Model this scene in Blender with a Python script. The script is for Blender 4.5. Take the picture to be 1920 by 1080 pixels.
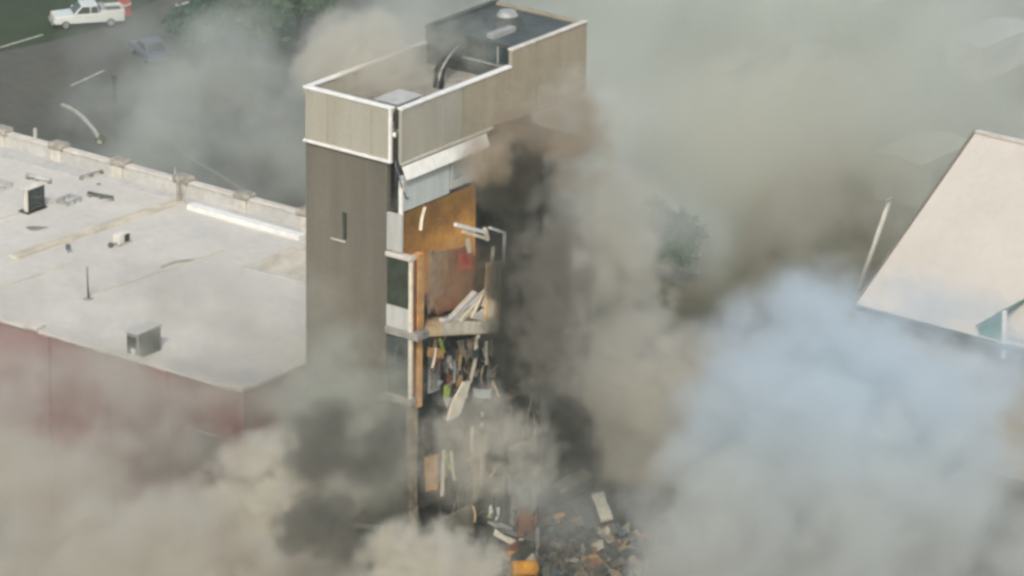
import bpy, bmesh, math, random
from mathutils import Vector, Matrix
random.seed(7)
R = math.radians
sc = bpy.context.scene
for o in list(bpy.data.objects): bpy.data.objects.remove(o)
COL = sc.collection

# ------------------------------------------------------------------ camera
# world: X runs along the tower's open side, Y along its closed side, Z up, metres
F_PX = 9617.7
EYE = Vector((-202.06, -159.08, 114.157))
YAW, PITCH, ROLL = 0.643145, 0.350771, 0.012933
fwd = Vector((math.cos(PITCH)*math.cos(YAW), math.cos(PITCH)*math.sin(YAW), -math.sin(PITCH)))
rgt = fwd.cross(Vector((0, 0, 1))).normalized(); upv = rgt.cross(fwd)
c_, s_ = math.cos(ROLL), math.sin(ROLL)
rgt, upv = c_*rgt + s_*upv, -s_*rgt + c_*upv
cd = bpy.data.cameras.new('camera'); cam = bpy.data.objects.new('camera', cd); COL.objects.link(cam)
cam.matrix_world = Matrix(((rgt.x, upv.x, -fwd.x, EYE.x), (rgt.y, upv.y, -fwd.y, EYE.y), (rgt.z, upv.z, -fwd.z, EYE.z), (0, 0, 0, 1)))
cd.sensor_width = 36; cd.lens = F_PX*36/1920; cd.clip_start = 1; cd.clip_end = 6000
sc.camera = cam

# ------------------------------------------------------------------ light
SUN_EL, SUN_DIR = R(42), Vector((-0.84, -0.54, 0)).normalized()      # towards the sun, in plan
to_sun = Vector((SUN_DIR.x*math.cos(SUN_EL), SUN_DIR.y*math.cos(SUN_EL), math.sin(SUN_EL)))
wd = bpy.data.worlds.new('World'); sc.world = wd; wd.use_nodes = True
nt = wd.node_tree; bg = nt.nodes['Background']
sky = nt.nodes.new('ShaderNodeTexSky'); sky.sky_type = 'NISHITA'; sky.sun_disc = False
sky.sun_elevation = SUN_EL; sky.sun_rotation = math.atan2(SUN_DIR.x, SUN_DIR.y); sky.dust_density = 3.0; sky.air_density = 1.0
nt.links.new(sky.outputs[0], bg.inputs[0]); bg.inputs[1].default_value = 0.15
sl = bpy.data.lights.new('sun', 'SUN'); sl.energy = 2.2; sl.angle = R(10); sl.color = (1, .97, .87)
so = bpy.data.objects.new('sun', sl); COL.objects.link(so)
so.rotation_euler = to_sun.to_track_quat('Z', 'Y').to_euler(); so.location = (0, 0, 200)
sc.view_settings.view_transform = 'Standard'; sc.view_settings.look = 'None'
sc.view_settings.exposure = 0.25; sc.view_settings.gamma = 1
sc.render.engine = 'CYCLES'
cy = sc.cycles
cy.use_denoising = True; cy.max_bounces = 8; cy.diffuse_bounces = 3; cy.volume_bounces = 4; cy.transparent_max_bounces = 16
cy.volume_step_rate = 1.1; cy.volume_max_steps = 256
cy.filter_width = 3.1            # the soft lens of the video camera
cy.use_adaptive_sampling = True; cy.adaptive_threshold = 0.07; cy.adaptive_min_samples = 24

# ------------------------------------------------------------------ helpers
def ray(px, py):
    return (fwd + rgt*((px-960)/F_PX) - upv*((py-540)/F_PX)).normalized()
def on(axis, val, px, py):                       # the point of plane X/Y/Z = val seen at a pixel of the photograph
    i = 'XYZ'.index(axis); v = ray(px, py); return EYE + v*((val-EYE[i])/v[i])
def g(px, py, z=0.0): return on('Z', z, px, py)
def at(px, py, d): return EYE + ray(px, py)*d

def new_mat(name, col, rough=.85, var=.12, scale=1.0, col2=None, bump=.0, bscale=6.0, metallic=0, spec=.3, streak=False, detail=5, lo=.35, hi=.7):
    m = bpy.data.materials.new(name); m.use_nodes = True; n = m.node_tree.nodes; l = m.node_tree.links
    b = n['Principled BSDF']; b.inputs['Roughness'].default_value = rough; b.inputs['Metallic'].default_value = metallic
    b.inputs['Specular IOR Level'].default_value = spec
    geo = n.new('ShaderNodeNewGeometry'); mp = n.new('ShaderNodeMapping'); l.new(geo.outputs['Position'], mp.inputs[0])
    if streak: mp.inputs['Scale'].default_value = (1, 1, .16)
    t = n.new('ShaderNodeTexNoise'); t.inputs['Scale'].default_value = scale; t.inputs['Detail'].default_value = detail; t.inputs['Roughness'].default_value = .6
    l.new(mp.outputs[0], t.inputs[0])
    r = n.new('ShaderNodeValToRGB'); l.new(t.outputs[0], r.inputs[0])
    c2 = col2 or tuple(max(0, c*(1-var*2.2)) for c in col)
    r.color_ramp.elements[0].position = lo; r.color_ramp.elements[1].position = hi
    r.color_ramp.elements[0].color = (*c2, 1); r.color_ramp.elements[1].color = (*[min(1, c*(1+var*.5)) for c in col], 1)
    out = r.outputs[0]
    t3 = n.new('ShaderNodeTexNoise'); t3.inputs['Scale'].default_value = scale*9; t3.inputs['Detail'].default_value = 4
    l.new(geo.outputs['Position'], t3.inputs[0])
    mr = n.new('ShaderNodeMapRange'); mr.inputs[1].default_value = .3; mr.inputs[2].default_value = .7; mr.inputs[3].default_value = 1-var; mr.inputs[4].default_value = 1+var*.4
    l.new(t3.outputs[0], mr.inputs[0])
    mx = n.new('ShaderNodeVectorMath'); mx.operation = 'SCALE'; l.new(out, mx.inputs[0]); l.new(mr.outputs[0], mx.inputs['Scale'])
    l.new(mx.outputs[0], b.inputs['Base Color'])
    if bump:
        t2 = n.new('ShaderNodeTexNoise'); t2.inputs['Scale'].default_value = bscale; t2.inputs['Detail'].default_value = 6; l.new(geo.outputs['Position'], t2.inputs[0])
        bp = n.new('ShaderNodeBump'); bp.inputs['Strength'].default_value = bump; bp.inputs['Distance'].default_value = .05
        l.new(t2.outputs[0], bp.inputs['Height']); l.new(bp.outputs[0], b.inputs['Normal'])
    return m

M = {}
def D(name, *a, **k): M[name] = new_mat(name, *a, **k)
D('taupe', (.16, .146, .114), streak=True, scale=.45, var=.1, col2=(.118, .106, .083), bump=.1)
D('taupe_dirty', (.17, .15, .115), streak=True, scale=1.4, var=.2, bump=.3)
D('panel', (.36, .345, .29), streak=True, scale=.6, var=.06, col2=(.32, .298, .235), bump=.08)
D('panel_tan', (.33, .29, .215), streak=True, scale=.6, var=.08, col2=(.27, .225, .155), bump=.08)
D('white', (.80, .79, .74), scale=2, var=.07, rough=.6)
D('offwhite', (.66, .64, .58), scale=1.5, var=.12, col2=(.5, .47, .4))
D('pale_blue', (.50, .54, .53), scale=1.0, var=.09, streak=True)
D('pale_grey', (.48, .48, .45), scale=1.2, var=.12, streak=True)
D('concrete', (.36, .34, .30), scale=1.3, var=.22, bump=.5)
D('charred', (.030, .028, .024), scale=1.2, var=.4, col2=(.012, .012, .011), bump=.5)
D('sooty', (.11, .10, .085), scale=.9, var=.3, col2=(.03, .028, .025), bump=.4)
D('orange', (.74, .37, .085), scale=.8, var=.18, col2=(.50, .22, .055))
D('orange_tan', (.58, .34, .13), scale=2.2, var=.2, col2=(.40, .20, .07))
D('rust', (.25, .075, .03), scale=1.2, var=.25, col2=(.12, .045, .025))
D('wood', (.78, .60, .37), scale=2.0, var=.14, col2=(.62, .43, .23), streak=True)
D('cream', (.78, .71, .55), scale=2.0, var=.12)
D('dark_glass', (.035, .05, .04), rough=.25, var=.15, spec=.5)
D('teal_glass', (.045, .075, .085), rough=.2, var=.3, scale=.6, spec=.5)
D('window_glass', (.30, .38, .41), rough=.2, var=.15, spec=.5)
D('dark_metal', (.085, .095, .085), rough=.55, var=.25, scale=.7, col2=(.05, .06, .055))
D('deck', (.36, .34, .29), scale=.5, var=.2, col2=(.22, .2, .17))
D('black', (.018, .018, .018), rough=.6, var=.2)
D('dark_green', (.045, .055, .038), rough=.5, var=.25, scale=1.5)
D('roof_gravel', (.55, .52, .455), scale=.22, var=.08, col2=(.485, .46, .41), bump=.3, bscale=20, lo=.3, hi=.65)
D('roof_grey', (.52, .50, .46), scale=.3, var=.14, col2=(.43, .42, .39), bump=.2)
D('roof_tan', (.60, .54, .43), scale=.8, var=.14)
D('coping', (.62, .58, .51), scale=1.2, var=.14, col2=(.48, .44, .38))
D('cap_stone', (.40, .37, .31), scale=2, var=.2, bump=.4)
D('stain', (.30, .28, .23), scale=1.5, var=.2)
D('metal_grey', (.38, .38, .36), rough=.5, var=.15, scale=2)
D('pink_roof', (.49, .45, .395), scale=.25, var=.05, col2=(.465, .425, .37), rough=.9)
D('green_sign', (.03, .20, .15), scale=1.5, var=.2, col2=(.02, .12, .09))
D('grass', (.034, .050, .02), scale=.25, var=.3, col2=(.022, .038, .014), bump=.5, bscale=30)
D('asphalt', (.088, .084, .066), scale=.12, var=.18, col2=(.075, .073, .062), bump=.2, bscale=30)
D('pavement', (.30, .285, .245), scale=.5, var=.2)
D('kerb', (.50, .48, .42), scale=1.5, var=.18)
D('paint_line', (.60, .58, .48), scale=2.5, var=.3, col2=(.3, .29, .24))
D('earth', (.13, .115, .08), scale=.4, var=.3, col2=(.09, .085, .05), bump=.5)
D('bark', (.08, .06, .045), scale=4, var=.3)
D('leaf', (.055, .115, .05), scale=1.5, var=.35, col2=(.028, .06, .028))
D('leaf_blue', (.04, .10, .07), scale=1.5, var=.35, col2=(.02, .055, .038))
D('leaf_yellow', (.22, .26, .06), scale=3, var=.3)
D('car_white', (.62, .64, .58), rough=.3, var=.05, spec=.5)
D('tyre', (.02, .02, .02), var=.2)
D('rim', (.45, .45, .45), rough=.35, var=.1, metallic=.6)
D('red_paint', (.52, .06, .05), rough=.5, var=.2, scale=2)
D('red_light', (.45, .05, .03), rough=.3, var=.1)
D('amber_light', (.75, .35, .18), rough=.3, var=.1)
D('blue_paint', (.09, .10, .15), rough=.35, var=.15, spec=.5)
D('lime', (.45, .60, .08), var=.2, scale=4)
D('violet', (.17, .145, .19), var=.3, scale=3)
D('amber', (.75, .37, .05), var=.2, scale=2, col2=(.5, .22, .03))
D('slate', (.09, .11, .115), var=.3, scale=2)
D('tan_block', (.42, .34, .24), var=.3, scale=2, bump=.4)

def brick_mat():
    m = bpy.data.materials.new('red_brick'); m.use_nodes = True; n = m.node_tree.nodes; l = m.node_tree.links; b = n['Principled BSDF']
    geo = n.new('ShaderNodeNewGeometry'); sep = n.new('ShaderNodeSeparateXYZ'); l.new(geo.outputs['Position'], sep.inputs[0])
    ad = n.new('ShaderNodeMath'); l.new(sep.outputs[0], ad.inputs[0]); l.new(sep.outputs[1], ad.inputs[1])
    cb = n.new('ShaderNodeCombineXYZ'); l.new(ad.outputs[0], cb.inputs[0]); l.new(sep.outputs[2], cb.inputs[1])
    br = n.new('ShaderNodeTexBrick'); l.new(cb.outputs[0], br.inputs[0]); br.inputs['Scale'].default_value = 1
    br.inputs['Brick Width'].default_value = .24; br.inputs['Row Height'].default_value = .08; br.inputs['Mortar Size'].default_value = .008
    br.inputs['Color1'].default_value = (.24, .055, .05, 1); br.inputs['Color2'].default_value = (.17, .045, .042, 1); br.inputs['Mortar'].default_value = (.28, .23, .2, 1)
    t = n.new('ShaderNodeTexNoise'); t.inputs['Scale'].default_value = .5; t.inputs['Detail'].default_value = 4; l.new(geo.outputs['Position'], t.inputs[0])
    mr = n.new('ShaderNodeMapRange'); mr.inputs[3].default_value = .7; mr.inputs[4].default_value = 1.25; l.new(t.outputs[0], mr.inputs[0])
    vm = n.new('ShaderNodeVectorMath'); vm.operation = 'SCALE'; l.new(br.outputs[0], vm.inputs[0]); l.new(mr.outputs[0], vm.inputs['Scale'])
    l.new(vm.outputs[0], b.inputs['Base Color']); b.inputs['Roughness'].default_value = .9
    M['red_brick'] = m
brick_mat()

def link(name, me, mat, parent=None, loc=None):
    me.materials.append(M[mat] if isinstance(mat, str) else mat)
    o = bpy.data.objects.new(name, me); COL.objects.link(o)
    if loc is not None: o.location = loc
    if parent is not None: o.parent = parent
    return o
def mesh_from(verts, faces, name='m'):
    me = bpy.data.meshes.new(name); me.from_pydata([tuple(v) for v in verts], [], faces); me.update(); return me
def fixn(me):
    bm = bmesh.new(); bm.from_mesh(me); bmesh.ops.recalc_face_normals(bm, faces=bm.faces); bm.to_mesh(me); bm.free(); return me
BF = [(0, 3, 2, 1), (4, 5, 6, 7), (0, 1, 5, 4), (1, 2, 6, 5), (2, 3, 7, 6), (3, 0, 4, 7)]
def bevel(me, w, seg=1):
    if w <= 0: return me
    bm = bmesh.new(); bm.from_mesh(me); bmesh.ops.bevel(bm, geom=bm.edges[:], offset=w, segments=seg, affect='EDGES', profile=.5); bm.to_mesh(me); bm.free(); return me
def box(name, a, b, mat, parent=None, bev=.0):
    """axis-aligned box between two corners; the object's origin is its lowest centre"""
    x0, x1 = sorted((a[0], b[0])); y0, y1 = sorted((a[1], b[1])); z0, z1 = sorted((a[2], b[2]))
    org = Vector(((x0+x1)/2, (y0+y1)/2, z0)); v = [Vector(p)-org for p in ((x0, y0, z0), (x1, y0, z0), (x1, y1, z0), (x0, y1, z0), (x0, y0, z1), (x1, y0, z1), (x1, y1, z1), (x0, y1, z1))]
    o = link(name, bevel(mesh_from(v, BF), bev), mat, parent)
    o.location = org - (parent.location if parent is not None and parent.get('rooted') else Vector())
    return o
def slab(name, pts, th, mat, parent=None, rough=0.0):
    """a plate through 3+ points, th metres thick to both sides; rough: broken outline"""
    pts = [Vector(p) for p in pts]
    if rough:
        q = []
        for i, p in enumerate(pts):
            n_ = pts[(i+1) % len(pts)]; q.append(p); k = max(1, int((n_-p).length/.45))
            cen = sum(pts, Vector())/len(pts)
            for j in range(1, k): w = p.lerp(n_, j/k); q.append(w.lerp(cen, random.uniform(-.6, 1)*rough/max(.2, (w-cen).length)))
        pts = q
    nrm = Vector()
    for i in range(len(pts)): nrm += pts[i].cross(pts[(i+1) % len(pts)])
    nrm.normalize(); n = len(pts); cen = sum(pts, Vector())/n
    v = [p-cen-nrm*th/2 for p in pts]+[p-cen+nrm*th/2 for p in pts]
    f = [tuple(range(n-1, -1, -1)), tuple(range(n, 2*n))]+[(i, (i+1) % n, n+(i+1) % n, n+i) for i in range(n)]
    return link(name, mesh_from(v, f), mat, parent, cen)
def beam(name, p, q, w, h, mat, parent=None, bend=0.0, bev=.0):
    """a straight or bent bar of rectangular section"""
    p, q = Vector(p), Vector(q); d = (q-p); L = d.length; d.normalize()
    s = d.cross(Vector((0, 0, 1)));  s = Vector((1, 0, 0)) if s.length < .1 else s.normalized(); t = s.cross(d)
    n = 1 if not bend else 5; v = []; f = []
    for i in range(n+1):
        k = i/n; c = d*(L*k) + s*(bend*math.sin(math.pi*k)) + t*(bend*.6*math.sin(math.pi*k))
        for a, b in ((-1, -1), (1, -1), (1, 1), (-1, 1)): v.append(c+s*(a*w/2)+t*(b*h/2))
    for i in range(n):
        for j in range(4): f.append((i*4+j, i*4+(j+1) % 4, i*4+4+(j+1) % 4, i*4+4+j))
    f += [(3, 2, 1, 0), tuple(n*4+k for k in range(4))]
    return link(name, fixn(mesh_from(v, f)), mat, parent, p)
def tube(name, pts, r, mat, parent=None, n=8, loc=None):
    pts = [Vector(p) for p in pts]; rr = r if isinstance(r, (list, tuple)) else [r]*len(pts)
    o0 = pts[0] if loc is None else Vector(loc); v = []; f = []
    for i, p in enumerate(pts):
        d = (pts[min(i+1, len(pts)-1)]-pts[max(i-1, 0)]).normalized()
        s = d.cross(Vector((.31, .2, .93))); s = d.cross(Vector((1, 0, 0))) if s.length < .05 else s; s.normalize(); t = d.cross(s)
        for k in range(n): a = 2*math.pi*k/n; v.append(p-o0+(s*math.cos(a)+t*math.sin(a))*rr[i])
    for i in range(len(pts)-1):
        for k in range(n): f.append((i*n+k, i*n+(k+1) % n, i*n+n+(k+1) % n, i*n+n+k))
    f += [tuple(range(n-1, -1, -1)), tuple((len(pts)-1)*n+k for k in range(n))]
    me = mesh_from(v, f); fixn(me)
    for p in me.polygons: p.use_smooth = len(p.vertices) == 4
    return link(name, me, mat, parent, o0)
def holed(name, axis, val, th, ur, vr, holes, mat, parent=None):
    """a wall in the plane axis = val with real rectangular openings; u is the other horizontal axis, v is Z"""
    us = sorted({*ur, *[x for h in holes for x in h[:2]]}); vs = sorted({*vr, *[x for h in holes for x in h[2:]]})
    def solid(i, j):
        if i < 0 or j < 0 or i >= len(us)-1 or j >= len(vs)-1: return False
        cu, cv = (us[i]+us[i+1])/2, (vs[j]+vs[j+1])/2
        return not any(h[0] < cu < h[1] and h[2] < cv < h[3] for h in holes)
    idx = {}; verts = []; faces = []
    def V(i, j, k):
        key = (i, j, k)
        if key not in idx:
            idx[key] = len(verts); w = val+(th if k else 0); verts.append((w, us[i], vs[j]) if axis == 'X' else (us[i], w, vs[j]))
        return idx[key]
    for i in range(len(us)-1):
        for j in range(len(vs)-1):
            if not solid(i, j): continue
            faces.append((V(i, j, 0), V(i+1, j, 0), V(i+1, j+1, 0), V(i, j+1, 0))); faces.append((V(i, j, 1), V(i, j+1, 1), V(i+1, j+1, 1), V(i+1, j, 1)))
            for di, dj, a, b in ((-1, 0, (0, 0), (0, 1)), (1, 0, (1, 0), (1, 1)), (0, -1, (0, 0), (1, 0)), (0, 1, (0, 1), (1, 1))):
                if not solid(i+di, j+dj): faces.append((V(i+a[0], j+a[1], 0), V(i+b[0], j+b[1], 0), V(i+b[0], j+b[1], 1), V(i+a[0], j+a[1], 1)))
    return link(name, fixn(mesh_from(verts, faces)), mat, parent)
def lump(name, loc, size, mat, parent=None, seed=0, sub=2, amp=.3):
    rnd = random.Random(seed); bm = bmesh.new(); bmesh.ops.create_icosphere(bm, subdivisions=sub, radius=1)
    for v in bm.verts: v.co = Vector((v.co.x*size[0], v.co.y*size[1], v.co.z*size[2]))*(1+rnd.uniform(-amp, amp))
    me = bpy.data.meshes.new(name); bm.to_mesh(me); bm.free()
    return link(name, me, mat, parent, loc)
def thing(name, loc=(0, 0, 0)):
    o = bpy.data.objects.new(name, None); o.empty_display_size = .3; COL.objects.link(o); o.location = loc; o['rooted'] = True; return o
def tag(o, label, cat=None, group=None, kind=None):
    o['label'] = label
    if cat: o['category'] = cat
    if group: o['group'] = group
    if kind: o['kind'] = kind
    return o
def struct(o, label): return tag(o, label, kind='structure')
def adopt(root):
    """children were modelled in world space: keep them where they are under the moved root"""
    for ch in root.children: ch.location = ch.location - root.location

# ------------------------------------------------------------------ ground
def sheet(name, pts, z, mat, label):
    me = mesh_from([(p[0], p[1], z) for p in pts], [tuple(range(len(pts)))])
    bm = bmesh.new(); bm.from_mesh(me); bmesh.ops.triangulate(bm, faces=bm.faces); bmesh.ops.recalc_face_normals(bm, faces=bm.faces)
    bm.to_mesh(me); bm.free()
    if me.polygons[0].normal.z < 0: me.flip_normals()
    return struct(link(name, me, mat), label)
sheet('ground', [(-1500, -1500), (1500, -1500), (1500, 1500), (-1500, 1500)], 0, 'earth', 'bare brown earth around the buildings')
ROAD_Y0, ROAD_Y1 = 0, 0
a0, a1 = g(60, 265), g(-200, 150)
# street beyond the low building, running along X, and grass on its far side
def line_x(name, px0, px1, w, mat, z, label, ext=(0, 0)):
    A, B = g(*px0), g(*px1); B = Vector((B.x, B.y, 0))
    d = (B-A).normalized(); A -= d*ext[0]; B += d*ext[1]; n = Vector((-d.y, d.x, 0))*w/2
    return sheet(name, [A-n, B-n, B+n, A+n], z, mat, label)
P1, P2 = g(-300, 215), g(330, -30)            # far edge of the street
Q1, Q2 = g(-300, 330), g(1100, 330)           # the near side runs under the building
sheet('street', [g(-700, 470), g(-350, 110), g(0, 96), g(160, 62), g(420, -60), g(760, -260), g(1700, -260), g(2300, 100), g(2300, 420), g(1200, 420), g(600, 460)], .02, 'asphalt', 'worn grey asphalt street and yard behind the buildings')
sheet('lawn', [g(-800, 260), g(-350, 112), g(0, 98), g(160, 64), g(420, -58), g(760, -258), g(760, -900), g(-1500, -900)], .03, 'grass', 'dark green lawn beyond the street')
sheet('lawn', [g(330, 70), g(560, 5), g(790, -20), g(1010, -110), g(760, -140), g(500, -70), g(330, 10)], .035, 'grass', 'green planted island in the street behind the tower')
# painted lines and kerbs
line_x('road_marking', (-10, 93), (80, 66), .22, 'paint_line', .045, 'faded pale line along the edge of the lawn', (3, 0))
line_x('road_marking', (133, 162), (195, 133), .22, 'paint_line', .045, 'faded short pale dash on the street')
line_x('road_marking', (1345, 128), (1660, -8), 1.0, 'paint_line', .045, 'long pale line across the yard beyond the dust', (2, 8))
def kerb(name, px, w, h, label, z0=0.0, mat='kerb'):
    pts = [g(*p) for p in px]; v = []; f = []
    for i, p in enumerate(pts):
        d = (pts[min(i+1, len(pts)-1)]-pts[max(i-1, 0)]).normalized(); n = Vector((-d.y, d.x, 0))*w/2
        for s, z in ((-1, 0), (-1, h), (1, h), (1, 0)): q = p+n*s; v.append((q.x, q.y, z0+z))
    k = len(pts)
    for i in range(k-1):
        for j in range(4): f.append((i*4+j, i*4+(j+1) % 4, i*4+4+(j+1) % 4, i*4+4+j))
    f += [(0, 1, 2, 3), tuple((k-1)*4+j for j in (3, 2, 1, 0))]
    return struct(link(name, fixn(mesh_from(v, f)), mat), label)
kerb('kerb', [(116, 198), (128, 203), (142, 211), (155, 222), (166, 234), (176, 246), (184, 258), (187, 270)], .28, .15, 'pale kerb curving round to the yellow shrub')
kerb('kerb', [(318, 262), (345, 290), (380, 312), (420, 335), (460, 362), (520, 395)], .22, .14, 'low dark kerb along the back of the low building', mat='pavement')
kerb('kerb', [(330, 12), (420, -10)], .25, .14, 'kerb of the planted island')

# ------------------------------------------------------------------ the damaged tower
ZT, ZB = 30.0, 27.0
T = thing('damaged_tower'); tag(T, 'tall narrow tower with its open side torn away, orange rooms showing', 'tower')
TW, TL = 6.29, 16.7
S1 = on('X', 0, 643, 398); S2 = on('X', 0, 650, 452)
slot = (min(S1.y, S2.y)-.02, max(S1.y, S2.y)+.06, S2.z, S1.z)
lw = holed('side_wall', 'X', 0, .3, (.72, TW), (0, 26.93), [slot], 'taupe', T)
box('window_pane', (.16, slot[0], slot[2]), (.2, slot[1], slot[3]), 'dark_glass', T)
A = on('X', 0, 622, 452); B_ = on('X', 0, 648, 455)
box('window_sill', (-.10, A.y, slot[2]-.1), (.03, B_.y, slot[2]-.02), 'pale_grey', T)
holed('rear_wall', 'Y', TW-.3, .3, (.3, TL), (0, 26.9), [(4, 6, 19, 21), (9, 12, 10, 12.5)], 'sooty', T)
slab('end_wall', [(TL-.2, TW-.32, 0), (TL-.2, 3.0, 0), (TL-.2, 2.5, 6), (TL-.2, 3.4, 9), (TL-.2, 2.6, 14), (TL-.2, 3.3, 19), (TL-.2, 2.7, 24), (TL-.2, TW-.32, 26.9)], .28, 'sooty', T, .5)
# upper box: cladding panels with open joints, pale on both sides
ys = [.42, 1.75, 3.2, 4.75, TW]
for i in range(4): box('cladding_panel', (-.06, ys[i]+.01, ZB+.12), (.12, ys[i+1]-.01, ZT-.08), 'panel', T, .01)
xs = [.32, 2.0, 3.75, 5.45, 7.6, 9.78]
for i in range(5): box('cladding_panel', (xs[i]+.008, -.06, ZB+.02), (xs[i+1]-.008, .12, ZT-.08), 'panel' if i < 3 else 'panel_tan', T, .01)
for i, (x0, x1) in enumerate(((9.8, 12.02), (12.14, 14.4), (14.42, TL))): box('cladding_panel', (x0, -.06 if i else -.10, ZB-.1), (x1, .12, ZT+.87), 'panel_tan', T, .01)
box('joint_backing', (12.0, .0, ZB), (12.16, .1, ZT+.85), 'charred', T)
box('cladding_panel', (.13, TW-.12, ZB+.1), (10.35, TW+.05, ZT-.08), 'panel', T)
# white copings
box('coping', (-.12, .40, ZT-.078), (.24, TW+.12, ZT+.05), 'white', T, .02)
box('coping', (.243, TW-.2, ZT-.078), (10.35, TW+.12, ZT+.05), 'white', T, .02)
box('coping', (.18, -.13, ZT-.078), (9.795, .22, ZT+.05), 'white', T, .02)
box('coping', (9.8, -.14, ZT+.872), (12.04, .2, ZT+.97), 'offwhite', T, .02)
box('coping', (12.10, -.13, ZT+.872), (TL+.05, .2, ZT+.96), 'offwhite', T, .02)
box('corner_trim', (-.14, .40, ZB+.1), (.02, .56, ZT-.08), 'white', T, .01)
box('drip_ledge', (-.20, .38, ZB-.04), (.05, TW+.06, ZB+.10), 'white', T, .02)
# recessed dark corner with its lamp, pipe and hanging cable
box('corner_post', (.26, .2, 24.3), (.5, .42, ZT-.1), 'dark_green', T)
box('corner_trim', (.16, -.12, ZB+.02), (.31, .10, ZT-.08), 'panel', T, .01)
tube('downpipe', [(.12, .26, ZT-.2), (.12, .26, 27.4), (.06, .12, 26.9), (.05, .1, 25.6)], .05, 'black', T)
lump('corner_lamp', (.02, .25, 28.55), (.12, .1, .15), 'white', T, 3, 2, .1)
tube('hanging_cable', [(.1, .3, 27.2), (-.05, .12, 26.9), (.02, -.1, 26.2), (.1, -.2, 25.7)], .045, 'blue_paint', T, 6)
# roof deck, inner faces and machine room
box('roof_deck', (.13, .13, ZT-1.35), (TL-.05, TW-.13, ZT-1.2), 'deck', T)
MX = 10.4
def mroom():
    zb, zt = ZT-1.2, ZT+.88
    w = holed('machine_room_wall', 'X', MX, .2, (.13, TW), (zb, zt), [(.55, 2.15, zb+.95, zt-.18), (2.3, 3.5, zb+.95, zt-.18)], 'dark_metal', T)
    box('window_pane', (MX+.1, .55, zb+.95), (MX+.13, 2.15, zt-.18), 'teal_glass', w)
    box('window_pane', (MX+.1, 2.3, zb+.95), (MX+.13, 3.5, zt-.18), 'dark_glass', w)
    box('glazing_bar', (MX-.03, 1.3, zb+.95), (MX+.09, 1.36, zt-.18), 'metal_grey', w)
    box('transom', (MX-.05, .2, zb+.80), (MX-.003, 3.7, zb+.87), 'metal_grey', w)
    box('machine_room_wall', (MX+.2, TW-.2, zb), (TL, TW, zt), 'dark_metal', T)
    box('machine_room_wall', (TL-.2, .13, zb), (TL, TW-.203, zt), 'panel_tan', T)
    rf = box('machine_room_roof', (MX+.2, .13, zt-.25), (TL-.2, TW-.2, zt-.15), 'dark_metal', T)
    box('roof_rim', (MX-.06, .2, zt+.002), (MX+.26, TW+.06, zt+.07), 'dark_metal', T)
    box('roof_rim', (MX+.262, TW-.24, zt+.002), (TL+.04, TW+.06, zt+.07), 'dark_metal', T)
    # exhaust hood on the machine room
    c = Vector((14.0, 3.4, zt-.15))
    bm = bmesh.new(); bmesh.ops.create_cone(bm, cap_ends=True, segments=20, radius1=.95, radius2=.75, depth=.5); me = bpy.data.meshes.new('h'); bm.to_mesh(me); bm.free()
    h = link('exhaust_hood', me, 'dark_metal', T, c+Vector((0, 0, .25)))
    bm = bmesh.new(); bmesh.ops.create_cone(bm, cap_ends=True, segments=20, radius1=.6, radius2=.45, depth=.25); me = bpy.data.meshes.new('h'); bm.to_mesh(me); bm.free()
    link('hood_cap', me, 'metal_grey', h, (0, 0, .376))
    box('roof_duct', (11.2, 2.2, zt-.15), (13.2, 2.7, zt+.12), 'metal_grey', T)
mroom()
for k in range(2):                       # two black ducts that bend out of the machine room down to the deck
    y = 2.75+.42*k
    tube('bent_duct', [(MX+.02, y+.9, ZT+.1), (MX-1.0, y+.75, ZT-.02), (MX-2.2, y+.4, ZT-.12), (MX-2.9, y+.1, ZT-.3), (MX-3.1, y, ZT-.8), (MX-3.2, y, ZT-1.35)], [.11, .12, .12, .13, .13, .13], 'black' if k == 0 else 'dark_green', T, 10)
tube('bent_pipe', [(MX+.02, 4.0, ZT+.25), (MX-1.2, 3.6, ZT+.14), (MX-2.6, 3.0, ZT), (MX-3.2, 2.8, ZT-.4), (MX-3.35, 2.9, ZT-1.2)], .06, 'metal_grey', T, 8)
# plant unit standing on the deck in the corner
U = thing('rooftop_unit', (2.3, 2.0, ZT-1.2)); tag(U, 'low grey plant unit with black base inside the tower parapet', 'plant unit')
box('base', (1.2, 1.0, ZT-1.195), (3.2, 2.4, ZT-.75), 'black', U); box('casing', (1.35, 1.1, ZT-.748), (3.3, 2.5, ZT-.28), 'metal_grey', U, .03)
box('cover', (1.25, 1.0, ZT-.279), (3.4, 2.6, ZT-.22), 'pale_grey', U); tube('rail', [(1.2, 2.7, ZT-.1), (2.4, 2.75, ZT-.02), (3.6, 2.5, ZT-.12)], .035, 'black', U)

# storey under the box on the open side: white sloping flashing, pale blue-grey wall, window
slab('flashing', [(.3, -.36, 26.05), (7.6, -.36, 26.05), (7.6, -.05, 26.75), (.3, -.05, 26.75)], .05, 'white', T)
box('ledge', (.25, -.12, 26.86), (8.2, .1, 27.0), 'offwhite', T)
box('soffit', (.35, .0, 26.62), (8.0, .35, 26.855), 'dark_metal', T)
W0 = on('Y', -.02, 846, 330); W1 = on('Y', -.02, 886, 352)
xj = on('Y', 0, 842, 340).x
box('wall_panel', (.3, -.06, 24.2), (xj-.05, .16, 26.2), 'pale_blue', T)
box('joint_backing', (xj-.05, .05, 24.2), (xj+.08, .15, 26.2), 'black', T)
hw = holed('wall_panel', 'Y', -.05, .2, (xj+.08, 7.3), (24.35, 26.2), [(xj+.25, xj+1.75, 24.75, 25.85)], 'pale_grey', T)
box('window_pane', (xj+.25, .04, 24.75), (xj+1.75, .08, 25.85), 'window_glass', hw)
box('corner_trim', (.2, -.13, 24.05), (.31, .1, 26.0), 'white', T)
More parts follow.
